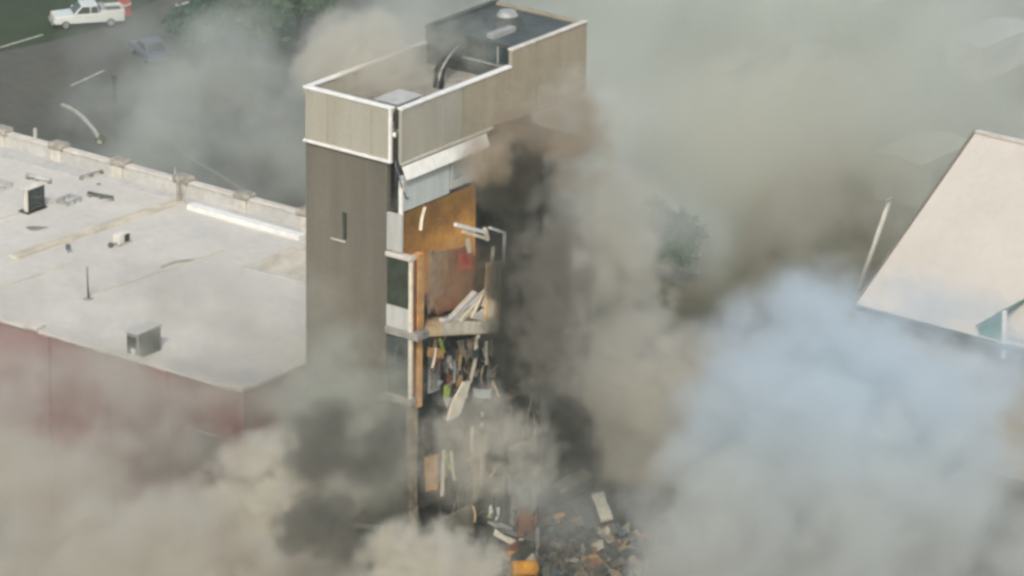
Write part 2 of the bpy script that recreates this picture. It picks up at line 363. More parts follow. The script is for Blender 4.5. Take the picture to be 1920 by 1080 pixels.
tube('hanging_cable', [(.35, -.12, 25.4), (.5, -.16, 25.0), (.75, -.14, 24.9)], .04, 'dark_green', T, 6)
box('floor_slab', (.32, .17, 24.0), (TL-.32, TW-.31, 24.3), 'sooty', T)
# open rooms: the orange party wall, side walls, the storeys behind
ow = slab('orange_wall', [(1.0, 2.2, 17.7), (9.6, 2.2, 17.7), (9.6, 2.2, 22.6), (8.3, 2.2, 23.99), (1.0, 2.2, 23.99)], .16, 'orange', T)
box('orange_wall', (.32, 1.0, 21.7), (.44, 2.1, 23.99), 'orange', T)
box('side_wall', (.32, .73, 17.7), (.44, 6.0, 21.69), 'orange_tan', T)
for z, x1 in ((21.6, 16.2), (17.4, 15.6), (13.3, 16.3), (9.1, 15.2), (5.0, 16.3)):
    x0 = .45 if z < 20 else 9.9
    slab('floor_slab', [(x0, 2.3, z+.14), (x1-3, 2.25, z+.14), (x1, 2.4, z-.1), (x1+.1, TW-.31, z+.1), (x0, TW-.31, z+.14)], .28, 'sooty', T, .35)
for x in (9.9, 12.9, 15.9):
    for z0, z1 in ((.02, 5.0), (5.28, 9.1), (9.38, 13.3), (13.58, 17.4), (17.68, 21.6), (21.88, 24.0)):
        box('column', (x, 2.45, z0), (x+.4, 2.85, z1), 'charred', T)
for x0, x1, z0, z1, m in ((10.2, 12.9, 13.6, 16.2, 'charred'), (13.4, 16.3, 17.8, 20.0, 'sooty'), (10.3, 12.9, 21.9, 23.9, 'black'), (13.2, 16.2, 21.95, 23.6, 'charred'), (12.9, 16.2, 9.5, 12.4, 'charred'), (10.4, 15.8, 17.7, 19.6, 'charred')):
    box('partition', (x0, 3.1, z0), (x1, 3.2, z1), m, T)
# corner bay: spandrels and dark glass on the closed side, tan pilaster round the corner
def yx(px, py): return on('X', -.02, px, py)
box('spandrel', (-.04, -.28, 22.05), (.14, .71, 24.15), 'pale_grey', T, .01)
box('ledge', (-.16, -1.0, 21.72), (.3, .74, 21.95), 'coping', T, .02)
box('window_glass', (.02, -.80, 18.95), (.08, .70, 21.71), 'dark_green', T)
box('spandrel', (-.05, -.80, 17.72), (.13, .71, 18.94), 'pale_grey', T, .01)
box('ledge', (-.14, -1.5, 17.3), (.9, .76, 17.7), 'concrete', T, .03)
box('window_glass', (.02, -.80, 13.9), (.08, .70, 17.29), 'dark_metal', T)
box('ledge', (-.12, -1.0, 13.45), (.8, .74, 13.89), 'concrete', T, .03)
box('window_glass', (.02, -.80, 9.8), (.08, .70, 13.44), 'dark_metal', T)
box('spandrel', (-.05, -.80, .0), (.13, .71, 9.79), 'taupe_dirty', T)
box('corner_trim', (-.06, -1.0, 13.9), (.1, -.81, 21.71), 'cream', T)
box('pilaster', (.11, -1.0, 17.71), (.42, -.62, 21.71), 'rust', T)
box('pilaster', (.43, -1.06, 17.71), (.98, -.6, 21.95), 'orange_tan', T, .02)
box('pilaster', (.12, -.95, 13.9), (.48, -.6, 17.29), 'rust', T)
box('pilaster', (.5, -1.03, 13.2), (.92, -.6, 17.29), 'orange_tan', T, .02)
slab('pilaster', [(.02, -.8, 13.4), (.62, -.8, 13.1), (.55, -.8, 9.5), (.66, -.8, 6.0), (.6, -.8, 0), (0, -.8, 0), (.1, -.8, 5), (0, -.8, 9)], .36, 'tan_block', T, .12)
# splintered front of the open rooms
tf = on('Y', 0, 0, 0)
def Y(v, px, py): return on('Y', v, px, py)
slab('broken_floor', [Y(-.9, 792, 628), Y(-.9, 932, 622), Y(.2, 930, 598), Y(1.6, 880, 585), Y(1.6, 800, 600)], .22, 'wood', T)
slab('timber_facing', [Y(-.95, 826, 606), Y(-.95, 934, 600), Y(-.95, 932, 622), Y(-.95, 830, 628)], .12, 'cream', T, .08)
slab('standing_panel', [Y(-.6, 912, 494), Y(-.6, 941, 488), Y(-.6, 935, 612), Y(-.6, 908, 606)], .14, 'wood', T)
slab('standing_panel', [Y(-.66, 925, 494), Y(-.66, 931, 492), Y(-.66, 926, 600), Y(-.66, 921, 600)], .08, 'cream', T)
beam('upright', Y(-.6, 922, 500), Y(-.6, 925, 462), .16, .1, 'cream', T)
beam('bent_frame', Y(-.7, 945, 500), Y(-.7, 946, 436), .13, .13, 'white', T)
beam('bent_frame', Y(-.7, 947, 437), Y(-.7, 918, 427), .13, .13, 'white', T)
beam('broken_beam', Y(-.2, 854, 421), Y(-.2, 912, 436), .22, .2, 'white', T)
beam('broken_beam', Y(-.2, 868, 434), Y(-.2, 908, 446), .17, .17, 'cream', T)
beam('broken_beam', Y(-.25, 909, 428), Y(-.25, 914, 450), .2, .16, 'cream', T)
beam('hanging_strip', Y(-.05, 797, 388), Y(-.3, 789, 432), .16, .06, 'cream', T, bend=.05)
slab('hanging_scrap', [Y(1.9, 872, 450), Y(1.9, 880, 446), Y(1.9, 884, 478), Y(1.9, 876, 474)], .05, 'cream', T)
for a, b, w, m in (((836, 606), (890, 548), .3, 'offwhite'), ((846, 600), (914, 540), .12, 'white'), ((862, 604), (897, 560), .18, 'cream'), ((884, 596), (921, 520), .14, 'cream'), ((828, 600), (858, 596), .34, 'white'), ((905, 575), (922, 536), .2, 'cream')):
    beam('broken_beam', Y(-.3, *a), Y(-.1, *b), w, .16, m, T)
slab('fallen_board', [Y(-.5, 886, 596), Y(-.5, 905, 578), Y(-.5, 917, 590), Y(-.5, 912, 606)], .06, 'offwhite', T)
slab('red_glow_panel', [Y(1.9, 838, 468), Y(1.95, 882, 462), Y(1.9, 896, 492), Y(1.9, 886, 528), Y(1.9, 846, 530)], .08, 'rust', T, .1)  # red-brown sheet painting the dim reddish glow in the smoke
slab('red_glow_panel', [Y(1.0, 862, 476), Y(1.0, 886, 474), Y(1.0, 884, 506), Y(1.0, 860, 508)], .06, 'red_paint', T, .06)  # brighter red core of the same painted glow
slab('fallen_ceiling', [Y(1.2, 806, 545), Y(1.8, 880, 520), Y(1.5, 890, 560), Y(.6, 820, 590)], .12, 'rust', T, .15)
slab('broken_board', [Y(.8, 806, 470), Y(1.2, 838, 474), Y(1.2, 830, 560), Y(.8, 803, 590)], .1, 'tan_block', T, .15)
# storey below: hanging boards and strips
for a, b, w, m, y in (((843, 668), (846, 690), .22, 'white', -.5), ((892, 634), (881, 716), .2, 'cream', -.4), ((896, 622), (896, 634), .25, 'cream', -.9), ((912, 640), (912, 684), .14, 'cream', -.6),
                      ((824, 634), (832, 660), .18, 'lime', -.7), ((853, 676), (852, 718), .16, 'pale_grey', -.3), ((897, 704), (905, 720), .2, 'violet', -.6), ((748, 640), (738, 690), .08, 'slate', -.9),
                      ((921, 636), (921, 662), .16, 'tan_block', -.4), ((886, 800), (884, 845), .18, 'cream', -.4), ((905, 640), (900, 690), .1, 'charred', -.5), ((865, 640), (858, 700), .14, 'wood', -.1),
                      ((832, 845), (829, 930), .22, 'cream', -.9), ((846, 846), (852, 900), .18, 'offwhite', -.9), ((838, 850), (845, 880), .14, 'lime', -.85), ((858, 850), (856, 884), .14, 'charred', -.8), 
                      ((926, 928), (930, 968), .18, 'black', -1.0), ((870, 640), (880, 720), .1, 'sooty', .1), ((905, 655), (923, 668), .08, 'tan_block', -.6)):
    beam('hanging_strip', Y(y, *a), Y(y, *b), w, .08, m, T, bend=random.uniform(-.12, .12))
slab('broken_board', [Y(-.2, 857, 640), Y(-.2, 890, 632), Y(-.2, 884, 668), Y(-.2, 866, 668)], .1, 'tan_block', T, .12)
slab('hanging_board', [Y(-.8, 868, 716), Y(-.8, 882, 714), Y(-.8, 862, 776), Y(-.8, 838, 790), Y(-.8, 846, 758)], .12, 'cream', T, .1)
slab('hanging_board', [Y(-.6, 834, 724), Y(-.6, 846, 718), Y(-.6, 840, 748), Y(-.6, 832, 750)], .08, 'lime', T, .05)
slab('hanging_board', [Y(-.9, 888, 728), Y(-.9, 920, 730), Y(-.9, 918, 748), Y(-.9, 890, 744)], .1, 'pale_blue', T, .08)
slab('partition', [Y(.6, 803, 660), Y(.6, 824, 656), Y(.6, 824, 730), Y(.6, 803, 738)], .1, 'pale_grey', T)
slab('broken_board', [Y(-.7, 803, 650), Y(-.7, 832, 655), Y(-.7, 830, 672), Y(-.7, 802, 668)], .1, 'orange_tan', T, .08)
slab('orange_panel', [Y(-1.0, 797, 858), Y(-1.0, 822, 852), Y(-1.0, 820, 918), Y(-1.0, 799, 922)], .1, 'orange_tan', T, .1)
box('wall_stub', (1.0, -.3, 0), (6.5, 0, 5.4), 'taupe_dirty', T)
slab('wall_stub', [Y(.2, 955, 842), Y(.2, 1003, 815), Y(.2, 1003, 950), Y(.2, 960, 985)], .3, 'concrete', T, .3)
slab('wall_stub', [Y(.6, 884, 800), Y(.6, 912, 815), Y(.6, 905, 900), Y(.6, 890, 940)], .25, 'tan_block', T, .3)
slab('wall_stub', [Y(.5, 1040, 770), Y(.5, 1108, 790), Y(.5, 1112, 920), Y(.5, 1015, 960), Y(.5, 1012, 900)], .3, 'charred', T, .25)
holed('low_wall', 'X', -.02, .3, (-2.6, -1.05), (0, 6.0), [(-2.0, -1.3, 1.5, 4.5)], 'taupe_dirty', T)

rnd = random.Random(31)
for i in range(170):
    px, py = (rnd.uniform(795, 1010), rnd.uniform(632, 960)) if i < 95 else (rnd.uniform(800, 935), rnd.uniform(618, 740))
    if 470 < py < 600: continue
    y = rnd.uniform(-.9, 1.6); a = Y(y, px, py); L_ = rnd.uniform(.4, 2.0); k = i % 5
    if k < 2:
        q = [a]
        for j in range(4): q.append(q[-1]+Vector((rnd.uniform(-.16, .16), rnd.uniform(-.16, .12), -L_/4)))
        tube('hanging_wire' if k else 'reinforcing_bar', q, rnd.uniform(.02, .04), rnd.choice(('black', 'rust', 'metal_grey', 'dark_metal')), T, 5)
    elif k == 2:
        beam('splinter', a, a+Vector((rnd.uniform(-.7, .7), rnd.uniform(-.4, .4), -L_*rnd.uniform(.3, 1))), rnd.uniform(.06, .16), .06, rnd.choice(('cream', 'wood', 'tan_block', 'sooty', 'concrete')), T, bend=rnd.uniform(-.1, .1))
    else:
        w, h = rnd.uniform(.2, .6), rnd.uniform(.2, .8)
        slab('torn_scrap', [a, a+Vector((w, rnd.uniform(-.2, .2), rnd.uniform(-.15, .15))), a+Vector((w*.8, rnd.uniform(-.2, .2), -h)), a+Vector((rnd.uniform(-.2, .2), 0, -h*.7))], .05, rnd.choice(('sooty', 'charred', 'tan_block', 'orange_tan', 'concrete', 'slate', 'pale_grey', 'rust')), T, .08)
# annex corner standing in the dust at the foot of the tower
N = thing('broken_annex'); tag(N, 'stub of an annex with dark panel and orange post in the dust below the tower', 'annex')
def Xp(v, px, py): return on('X', v, px, py)
slab('dark_panel', [Xp(-2, 668, 988), Xp(-2, 712, 992), Xp(-2, 712, 1070), Xp(-2, 668, 1060)], .12, 'dark_metal', N)
slab('ledge', [Xp(-2.1, 664, 982), Xp(-2.1, 716, 987), Xp(-2.1, 716, 993), Xp(-2.1, 664, 988)], .2, 'concrete', N)
beam('post', Xp(-2, 716, 1120), Xp(-2, 716, 988), .2, .2, 'cream', N)
beam('post', Xp(-1.9, 730, 1120), Xp(-1.9, 730, 990), .62, .3, 'orange_tan', N)

# ------------------------------------------------------------------ low brick building with the flat roof
L = thing('brick_building'); tag(L, 'long low building with dark red brick wall and pale flat roof', 'building')
LX0, LX1, LY0, LY1, LZ = -1.3, 23.9, 9.8, 75.0, 12.0
RZ = LZ-.75                                             # roof deck inside the parapet
wins = []
for a_, b_ in (((412, 822), (352, 880)),):
    A, B_ = on('X', LX0, *a_), on('X', LX0, *b_); wins += [(A.y, B_.y, B_.z, A.z)]
bw = holed('brick_wall', 'X', LX0, .35, (LY0, LY1), (0, LZ), wins, 'red_brick', L)
for w in wins:
    p = box('window_frame', (LX0+.16, w[0], w[2]), (LX0+.24, w[1], w[3]), 'dark_metal', bw)
    box('window_head', (LX0-.10, w[0]-.1, w[3]+.003), (LX0-.003, w[1]+.1, w[3]+.12), 'cap_stone', bw)
box('brick_wall', (LX0+.351, LY0, 0), (LX1, LY0+.35, LZ), 'red_brick', L)
box('brick_wall', (LX1-.35, LY0+.351, 0), (LX1, LY1, LZ), 'roof_grey', L)
for y in (9.45, 15.0, 19.4, 23.8, 28.2, 32.6): box('pilaster', (LX0-.28, y, 0), (LX0-.003, y+.75, LZ+.02), 'red_brick', L, .02)
box('roof_deck', (LX0+.352, LY0+.352, RZ-.3), (LX1-.352, LY1, RZ), 'roof_gravel', L)
# copings in lengths, pier caps between them
yc = [LY0-.1, 15.1, 21.0, 27.0, 33.0, 39, 45, 51, 57, 63]
for i in range(len(yc)-1):
    box('coping', (LX0-.16, yc[i]+.01, LZ+.003), (LX0+.42, yc[i+1]-.01, LZ+.16), 'coping', L, .02)
for y in (9.5, 24.6): box('pier_cap', (LX0-.34, y, LZ+.163), (LX0+.5, y+.95, LZ+.42), 'coping', L, .04)
box('coping', (LX0+.43, LY0-.12, LZ+.003), (LX0+3.0, LY0+.45, LZ+.16), 'coping', L, .02)
box('coping', (LX0+3.02, LY0-.12, LZ+.003), (LX0+8.0, LY0+.45, LZ+.16), 'coping', L, .02)
caps = [on('Z', LZ+.3, *p) for p in ((8, 240), (110, 270), (225, 301), (338, 335), (450, 366))]
yr = [c.y for c in caps]; xr = sum(c.x for c in caps)/len(caps)
st = (yr[0]-yr[-1])/4
ye = [yr[0]+st, *yr, yr[-1]-st, LY0-.1]
for i in range(len(ye)-1): box('coping', (LX1-.42, ye[i+1]+.5, LZ+.003), (LX1+.14, ye[i]-.5, LZ+.16), 'coping', L, .02)
for y in yr+[yr[-1]-st]:
    pc = box('pier_cap', (LX1-.62, y-.62, LZ+.0), (LX1+.34, y+.62, LZ+.42), 'cap_stone', L, .12)
    box('pier', (LX1-.5, y-.4, RZ), (LX1-.36, y+.4, LZ-.003), 'coping', L)
# roof zones and kerbs
def rz(px, py, z=RZ): return on('Z', z, px, py)
def roofbar(name, a, b, w, h, mat, z=RZ, parent=L): 
    A, B = rz(*a, z), rz(*b, z); return beam(name, A+Vector((0, 0, h/2)), B+Vector((0, 0, h/2)), w, h, mat, parent)
roofbar('roof_curb', (338, 378), (25, 484), .75, .16, 'roof_tan')
roofbar('roof_curb', (356, 390), (566, 449), .55, .3, 'white')
roofbar('roof_curb', (455, 503), (590, 534), .35, .14, 'roof_grey')
slab('roof_ramp', [rz(455, 503, RZ+.01), rz(560, 458, RZ+.35), rz(640, 470, RZ+.35), rz(640, 540, RZ+.01)], .1, 'roof_tan', L)
me_ = [rz(0, 262), rz(340, 352), rz(560, 412), rz(566, 440), rz(356, 384), rz(335, 374), rz(140, 330), rz(0, 295)]
slab('roof_strip', [p+Vector((0, 0, .01)) for p in me_], .03, 'roof_grey', L)
for a, b in (((-40, 425), (120, 372)), ((150, 560), (420, 470)), ((-60, 560), (120, 500))):
    roofbar('roof_seam', a, b, .12, .05, 'roof_tan')
tb = on('Z', RZ, 335, 382); beam('vent_post', tb, tb+Vector((0, 0, 1.8)), .22, .22, 'cap_stone', L)
tb = on('X', LX1-.1, 66, 256); beam('vent_post', tb+Vector((0, 0, -.3)), tb+Vector((0, 0, .55)), .16, .16, 'pale_grey', L)
tb = on('X', LX1-.1, 329, 325); beam('vent_post', tb+Vector((0, 0, -.3)), tb+Vector((0, 0, .45)), .12, .12, 'metal_grey', L)

# things standing on that roof
def roofthing(name, px, py, label, cat): t = thing(name, rz(px, py)); tag(t, label, cat); return t
def rb(t, name, dx, dy, dz, sx, sy, sz, mat, bev=0.0):
    l = t.location; return box(name, (l.x+dx, l.y+dy, l.z+dz), (l.x+dx+sx, l.y+dy+sy, l.z+dz+sz), mat, t, bev)
t = roofthing('air_handler', 52, 402, 'tall air handling unit with white hood and louvred side painted dark as shade on the roof', 'air handler')
rb(t, 'casing', 0, 0, .12, 1.5, .34, 1.42, 'offwhite', .02); rb(t, 'hood', -.12, -.14, 1.545, 1.75, .6, .1, 'offwhite', .02)
rb(t, 'shade_louvre', .05, -.06, .14, 1.43, .055, 1.36, 'black'); rb(t, 'base', -.05, -.1, .0, 1.7, .8, .118, 'black')  # louvre is black so the colour carries this side's shade
for i in range(6): rb(t, 'slat', .15, -.11, .26+i*.2, 1.2, .047, .09, 'slate')
t = roofthing('air_handler', 222, 462, 'small white vent unit with right side painted dark as shade beside a purple valve on the roof', 'vent unit')
rb(t, 'casing', .1, 0, .05, .95, .5, .6, 'offwhite', .03); rb(t, 'shade_panel', .55, -.04, .12, .42, .035, .46, 'black'); rb(t, 'base', 0, -.08, 0, 1.2, .68, .048, 'metal_grey'); rb(t, 'valve', -.55, .1, 0, .3, .3, .28, 'dark_metal', .06); rb(t, 'pipe', -.25, .2, .08, .34, .1, .1, 'metal_grey')  # black plate on the right face paints its shade
t = roofthing('roof_hatch', 256, 676, 'boxy roof hatch with green front and dark open side near brick parapet', 'roof hatch')
rb(t, 'casing', .1, 0, 0, 2.0, .8, 1.5, 'concrete', .02); rb(t, 'lid', 0, -.1, 1.503, 2.2, 1.0, .1, 'roof_grey', .02); rb(t, 'front_panel', .25, -.05, .12, 1.75, .045, 1.3, 'dark_metal'); rb(t, 'side_opening', .05, .06, .2, .048, .68, 1.1, 'black'); rb(t, 'white_flap', -.03, .1, .15, .07, .28, .5, 'white')
t = roofthing('roof_mast', 166, 561, 'thin dark mast standing alone on the pale roof', 'mast')
l = t.location; rb(t, 'base_plate', -.22, -.22, 0, .44, .44, .06, 'metal_grey'); tube('pole', [l+Vector((0, 0, .06)), l+Vector((-.02, .03, 1.05)), l+Vector((-.03, .04, 2.0))], [.06, .05, .045], 'dark_metal', t); 
t.children[-1].location = (0, 0, .06)
t = roofthing('roof_vent', 128, 475, 'small dark round vent stub on the roof', 'vent'); l = t.location
tube('stub', [l, l+Vector((0, 0, .28))], [.16, .14], 'dark_metal', t, 12); t.children[-1].location = (0, 0, 0)
tube('cowl', [l+Vector((0, 0, .28)), l+Vector((0, 0, .36))], [.22, .16], 'stain', t, 12); t.children[-1].location = (0, 0, .28)
def framework(px, py, w, d, label, mat):
    t = roofthing('pipe_frame', px, py, label, 'pipe frame')
    for dy in (0, d): rb(t, 'rail', 0, dy, .22, w, .08, .08, mat)
    for dx in (.1, w/2, w-.2):
        for dy in (0, d): rb(t, 'leg', dx, dy, 0, .08, .08, .218, mat)
    rb(t, 'cross_bar', 0, .081, .22, .08, d-.083, .07, mat); rb(t, 'cross_bar', w-.09, .081, .22, .08, d-.083, .07, mat); return t
framework(126, 388, 1.4, .9, 'low empty pipe frame on the roof near the tall air handler', 'metal_grey')
framework(-6, 362, 1.5, 1.1, 'pale pipe frame beyond the tall air handler at the roof edge', 'pale_grey')
def ductrun(a, b, r, label, mat):
    A, B = rz(*a), rz(*b); t = thing('roof_pipe', A); tag(t, label, 'pipe')
    d = B-A; z = Vector((0, 0, .25)); p = tube('run', [z, d*.5+z*.95, d+z], r, mat, t, 8); p.location = z
    for k in (.05, .5, .95): q = box('support', A+d*k-Vector((.1, .1, 0)), A+d*k+Vector((.1, .1, .2)), 'stain', t)
    return t
ductrun((165, 368), (212, 377), .09, 'short dark pipe run raised on blocks on the roof', 'dark_metal')
ductrun((50, 335), (95, 345), .14, 'pale insulated duct behind the tall air handler', 'pale_grey')
ductrun((150, 338), (192, 326), .04, 'thin pipe lying near the rear parapet', 'stain')
def patch(px, label):
    pts = [rz(*p)+Vector((0, 0, .012)) for p in px]; o = slab('roof_patch', pts, .02, 'stain', L, .12); return o
patch([(48, 426), (66, 424), (92, 426), (70, 433), (56, 432)], '')
patch([(300, 500), (330, 489), (368, 486), (366, 489), (332, 493), (304, 503)], '')
patch([(180, 345), (186, 343), (190, 345), (184, 348)], '')
patch([(250, 634), (272, 628), (304, 634), (296, 640), (262, 640)], '')

# ------------------------------------------------------------------ hall with the big pitched roof
Hh = thing('pitched_hall'); tag(Hh, 'large hall with smooth pink-beige pitched roof rising out of blue smoke', 'hall')
EZ = 9.0
ec = on('Z', EZ, 1625, 560)                    # eave corner
rdir = None
best = None
for k in range(200):                            # ridge end: in the gable plane through the eave corner
    q = on('Y', ec.y, 1840, 251)
rg = q
run, rise = rg.x-ec.x, rg.z-ec.z
far = 60.0
def roofpt(u, v, h=0.0):                        # u metres along the eave (towards -Y), v 0..1 up the slope
    n = Vector((-rise, 0, run)).normalized(); return Vector((ec.x+run*v, ec.y-u, ec.z+rise*v))+n*h
slab('roof_slope', [roofpt(-.3, -.05), roofpt(-.3, 1), roofpt(far, 1), roofpt(far, -.05)], .3, 'pink_roof', Hh)
slab('roof_slope', [Vector((2*rg.x-p.x+.02, p.y, p.z)) for p in (roofpt(-.3, -.05), roofpt(-.3, 1), roofpt(far, 1), roofpt(far, -.05))], .3, 'pink_roof', Hh)
for k in range(0): pass
beam('verge_trim', roofpt(-.38, -.05, .05), roofpt(-.38, 1, .05), .14, .4, 'taupe', Hh)
beam('ridge_cap', roofpt(-.3, 1, .17), roofpt(far, 1, .17), .5, .1, 'coping', Hh)
beam('gutter', roofpt(-.3, -.06, .0), roofpt(far, -.06, .0), .22, .25, 'dark_metal', Hh)
ge = [Vector((ec.x+.4, ec.y-.01, 0)), Vector((2*rg.x-ec.x-.4, ec.y-.01, 0)), Vector((2*rg.x-ec.x-.4, ec.y-.01, EZ)), Vector((rg.x, ec.y-.01, rg.z-.3)), Vector((ec.x+.4, ec.y-.01, EZ))]
slab('gable_wall', ge, .3, 'panel_tan', Hh)
box('front_wall', (ec.x+.4, ec.y-far, 0), (ec.x+.7, ec.y-.2, EZ-.1), 'panel_tan', Hh)
# small green gabled dormer with white edge on the eave
pk = on('X', ec.x-.5, 1881, 584); lf = on('X', ec.x-.5, 1838, 612); bt = on('X', ec.x-.5, 1881, 640)
slab('dormer_front', [lf, pk, bt, Vector((ec.x-.5, lf.y, bt.z))], .2, 'green_sign', Hh)
slab('dormer_roof', [lf+Vector((-.2, .2, .0)), pk+Vector((-.2, 0, .06)), pk+Vector((3, 0, .06)), lf+Vector((3, .2, 0))], .1, 'green_sign', Hh)
beam('dormer_post', pk+Vector((-.1, -.14, .1)), bt+Vector((-.1, -.14, -1.0)), .2, .2, 'white', Hh)
beam('eave_trim', on('X', ec.x-.55, 1890, 628), on('X', ec.x-.55, 2100, 690), .12, .22, 'offwhite', Hh)

# faded shapes deep in the dust on the far side of the yard
def shed(name, px, py, w, d, h, mat, roofmat, label, cat, pitch=0.5):
    c = g(px, py); t = thing(name, c); tag(t, label, cat)
    box('wall', (c.x-w/2, c.y-d/2, 0), (c.x+w/2, c.y+d/2, h), mat, t)
    for s in (-1, 1):
        slab('roof', [p-c for p in (Vector((c.x-w/2-.3, c.y+s*(d/2+.3), h-.05)), Vector((c.x+w/2+.3, c.y+s*(d/2+.3), h-.05)), Vector((c.x+w/2+.3, c.y, h+pitch)), Vector((c.x-w/2-.3, c.y, h+pitch)))], .15, roofmat, t)
    dr = box('door', (c.x-w/2-.05, c.y-.5, 0), (c.x-w/2-.003, c.y+.5, min(2.1, h-.3)), 'roof_grey', t)
    box('window', (c.x-w/4, c.y-d/2-.05, h*.4), (c.x+w/4, c.y-d/2-.003, h*.75), 'window_glass', t)
    return t
shed('shed', 1725, 360, 6, 3.6, 3.2, 'offwhite', 'offwhite', 'pale flat shed beside the pitched hall, faded by dust', 'shed', .25)
shed('shed', 1850, 130, 6.5, 3, 2.8, 'offwhite', 'white', 'pale shed standing behind the ridge of the pitched hall', 'shed', .3)
# small box van in the yard
def van(px, py, heading, label):
    c = g(px, py); t = thing('box_van', c); tag(t, label, 'van'); t.rotation_euler.z = heading
    def b(n, a, q, m, bev=0.0, par=t):
        o = box(n, a, q, m, None, bev); o.parent = par; return o
    b('cargo_box', (-1.5, -1.05, .65), (1.9, 1.05, 2.9), 'offwhite', .06); b('cab', (-3.0, -.95, .55), (-1.52, .95, 2.1), 'offwhite', .22)
    b('windscreen', (-3.02, -.8, 1.3), (-2.9, .8, 1.85), 'dark_glass'); b('chassis', (-2.9, -.8, .4), (1.85, .8, .6), 'black'); b('bumper', (-3.12, -.9, .4), (-3.003, .9, .62), 'dark_metal')
    for x in (-2.3, 1.0):
        for y in (-.9, .9): wheel(t, (x, y, .4), .4)
    return t
def wheel(t, loc, r):
    bm = bmesh.new(); bmesh.ops.create_cone(bm, cap_ends=True, segments=18, radius1=r, radius2=r, depth=.24); bmesh.ops.bevel(bm, geom=[e for e in bm.edges if abs(e.verts[0].co.z-e.verts[1].co.z) < .01], offset=.05, segments=2, affect='EDGES')
    bmesh.ops.rotate(bm, verts=bm.verts, matrix=Matrix.Rotation(R(90), 3, 'X')); me = bpy.data.meshes.new('w'); bm.to_mesh(me); bm.free()
    w = link('wheel', me, 'tyre', t, loc)
    bm = bmesh.new(); bmesh.ops.create_cone(bm, cap_ends=True, segments=14, radius1=r*.6, radius2=r*.55, depth=.27); bmesh.ops.rotate(bm, verts=bm.verts, matrix=Matrix.Rotation(R(90), 3, 'X')); me = bpy.data.meshes.new('w'); bm.to_mesh(me); bm.free()
    link('rim', me, 'rim', w); return w
van(1350, 192, R(35), 'pale box van parked in the dusty yard behind the tower')
# leaning pale pole by the hall
pb, pt_ = g(1610, 545), at(1668, 376, (g(1610, 545)-EYE).length-3)
t = thing('leaning_pole', pb); tag(t, 'pale leaning lamp pole in front of the dusty shed', 'pole')
q = tube('pole', [Vector(), (pt_-pb)*.5, pt_-pb], [.2, .17, .14], 'offwhite', t); q.location = (0, 0, 0)
q = box('lamp_head', (-.3, -.12, 0), (.3, .12, .14), 'metal_grey', None, .03); q.parent = t; q.location = pt_-pb
# low wall and pole-like posts right of the tower
A, B = g(1165, 487), g(1312, 513)
w = beam('low_wall', A+Vector((0, 0, .6)), B+Vector((0, 0, .6)), .4, 1.2, 'pavement'); tag(w, 'low garden wall below the dark tree beyond the tower', 'wall')
q = beam('coping', Vector((0, 0, .66)), B-A+Vector((0, 0, .66)), .55, .12, 'coping', w)
c = g(215, 192); t = thing('bollard_post', c); tag(t, 'dark post standing on the street behind the low building', 'post')
q = box('post', (-.12, -.12, 0), (.12, .12, 1.9), 'dark_green', None, .02); q.parent = t; q = box('cap', (-.16, -.16, 1.902), (.16, .16, 2.0), 'charred', None); q.parent = t

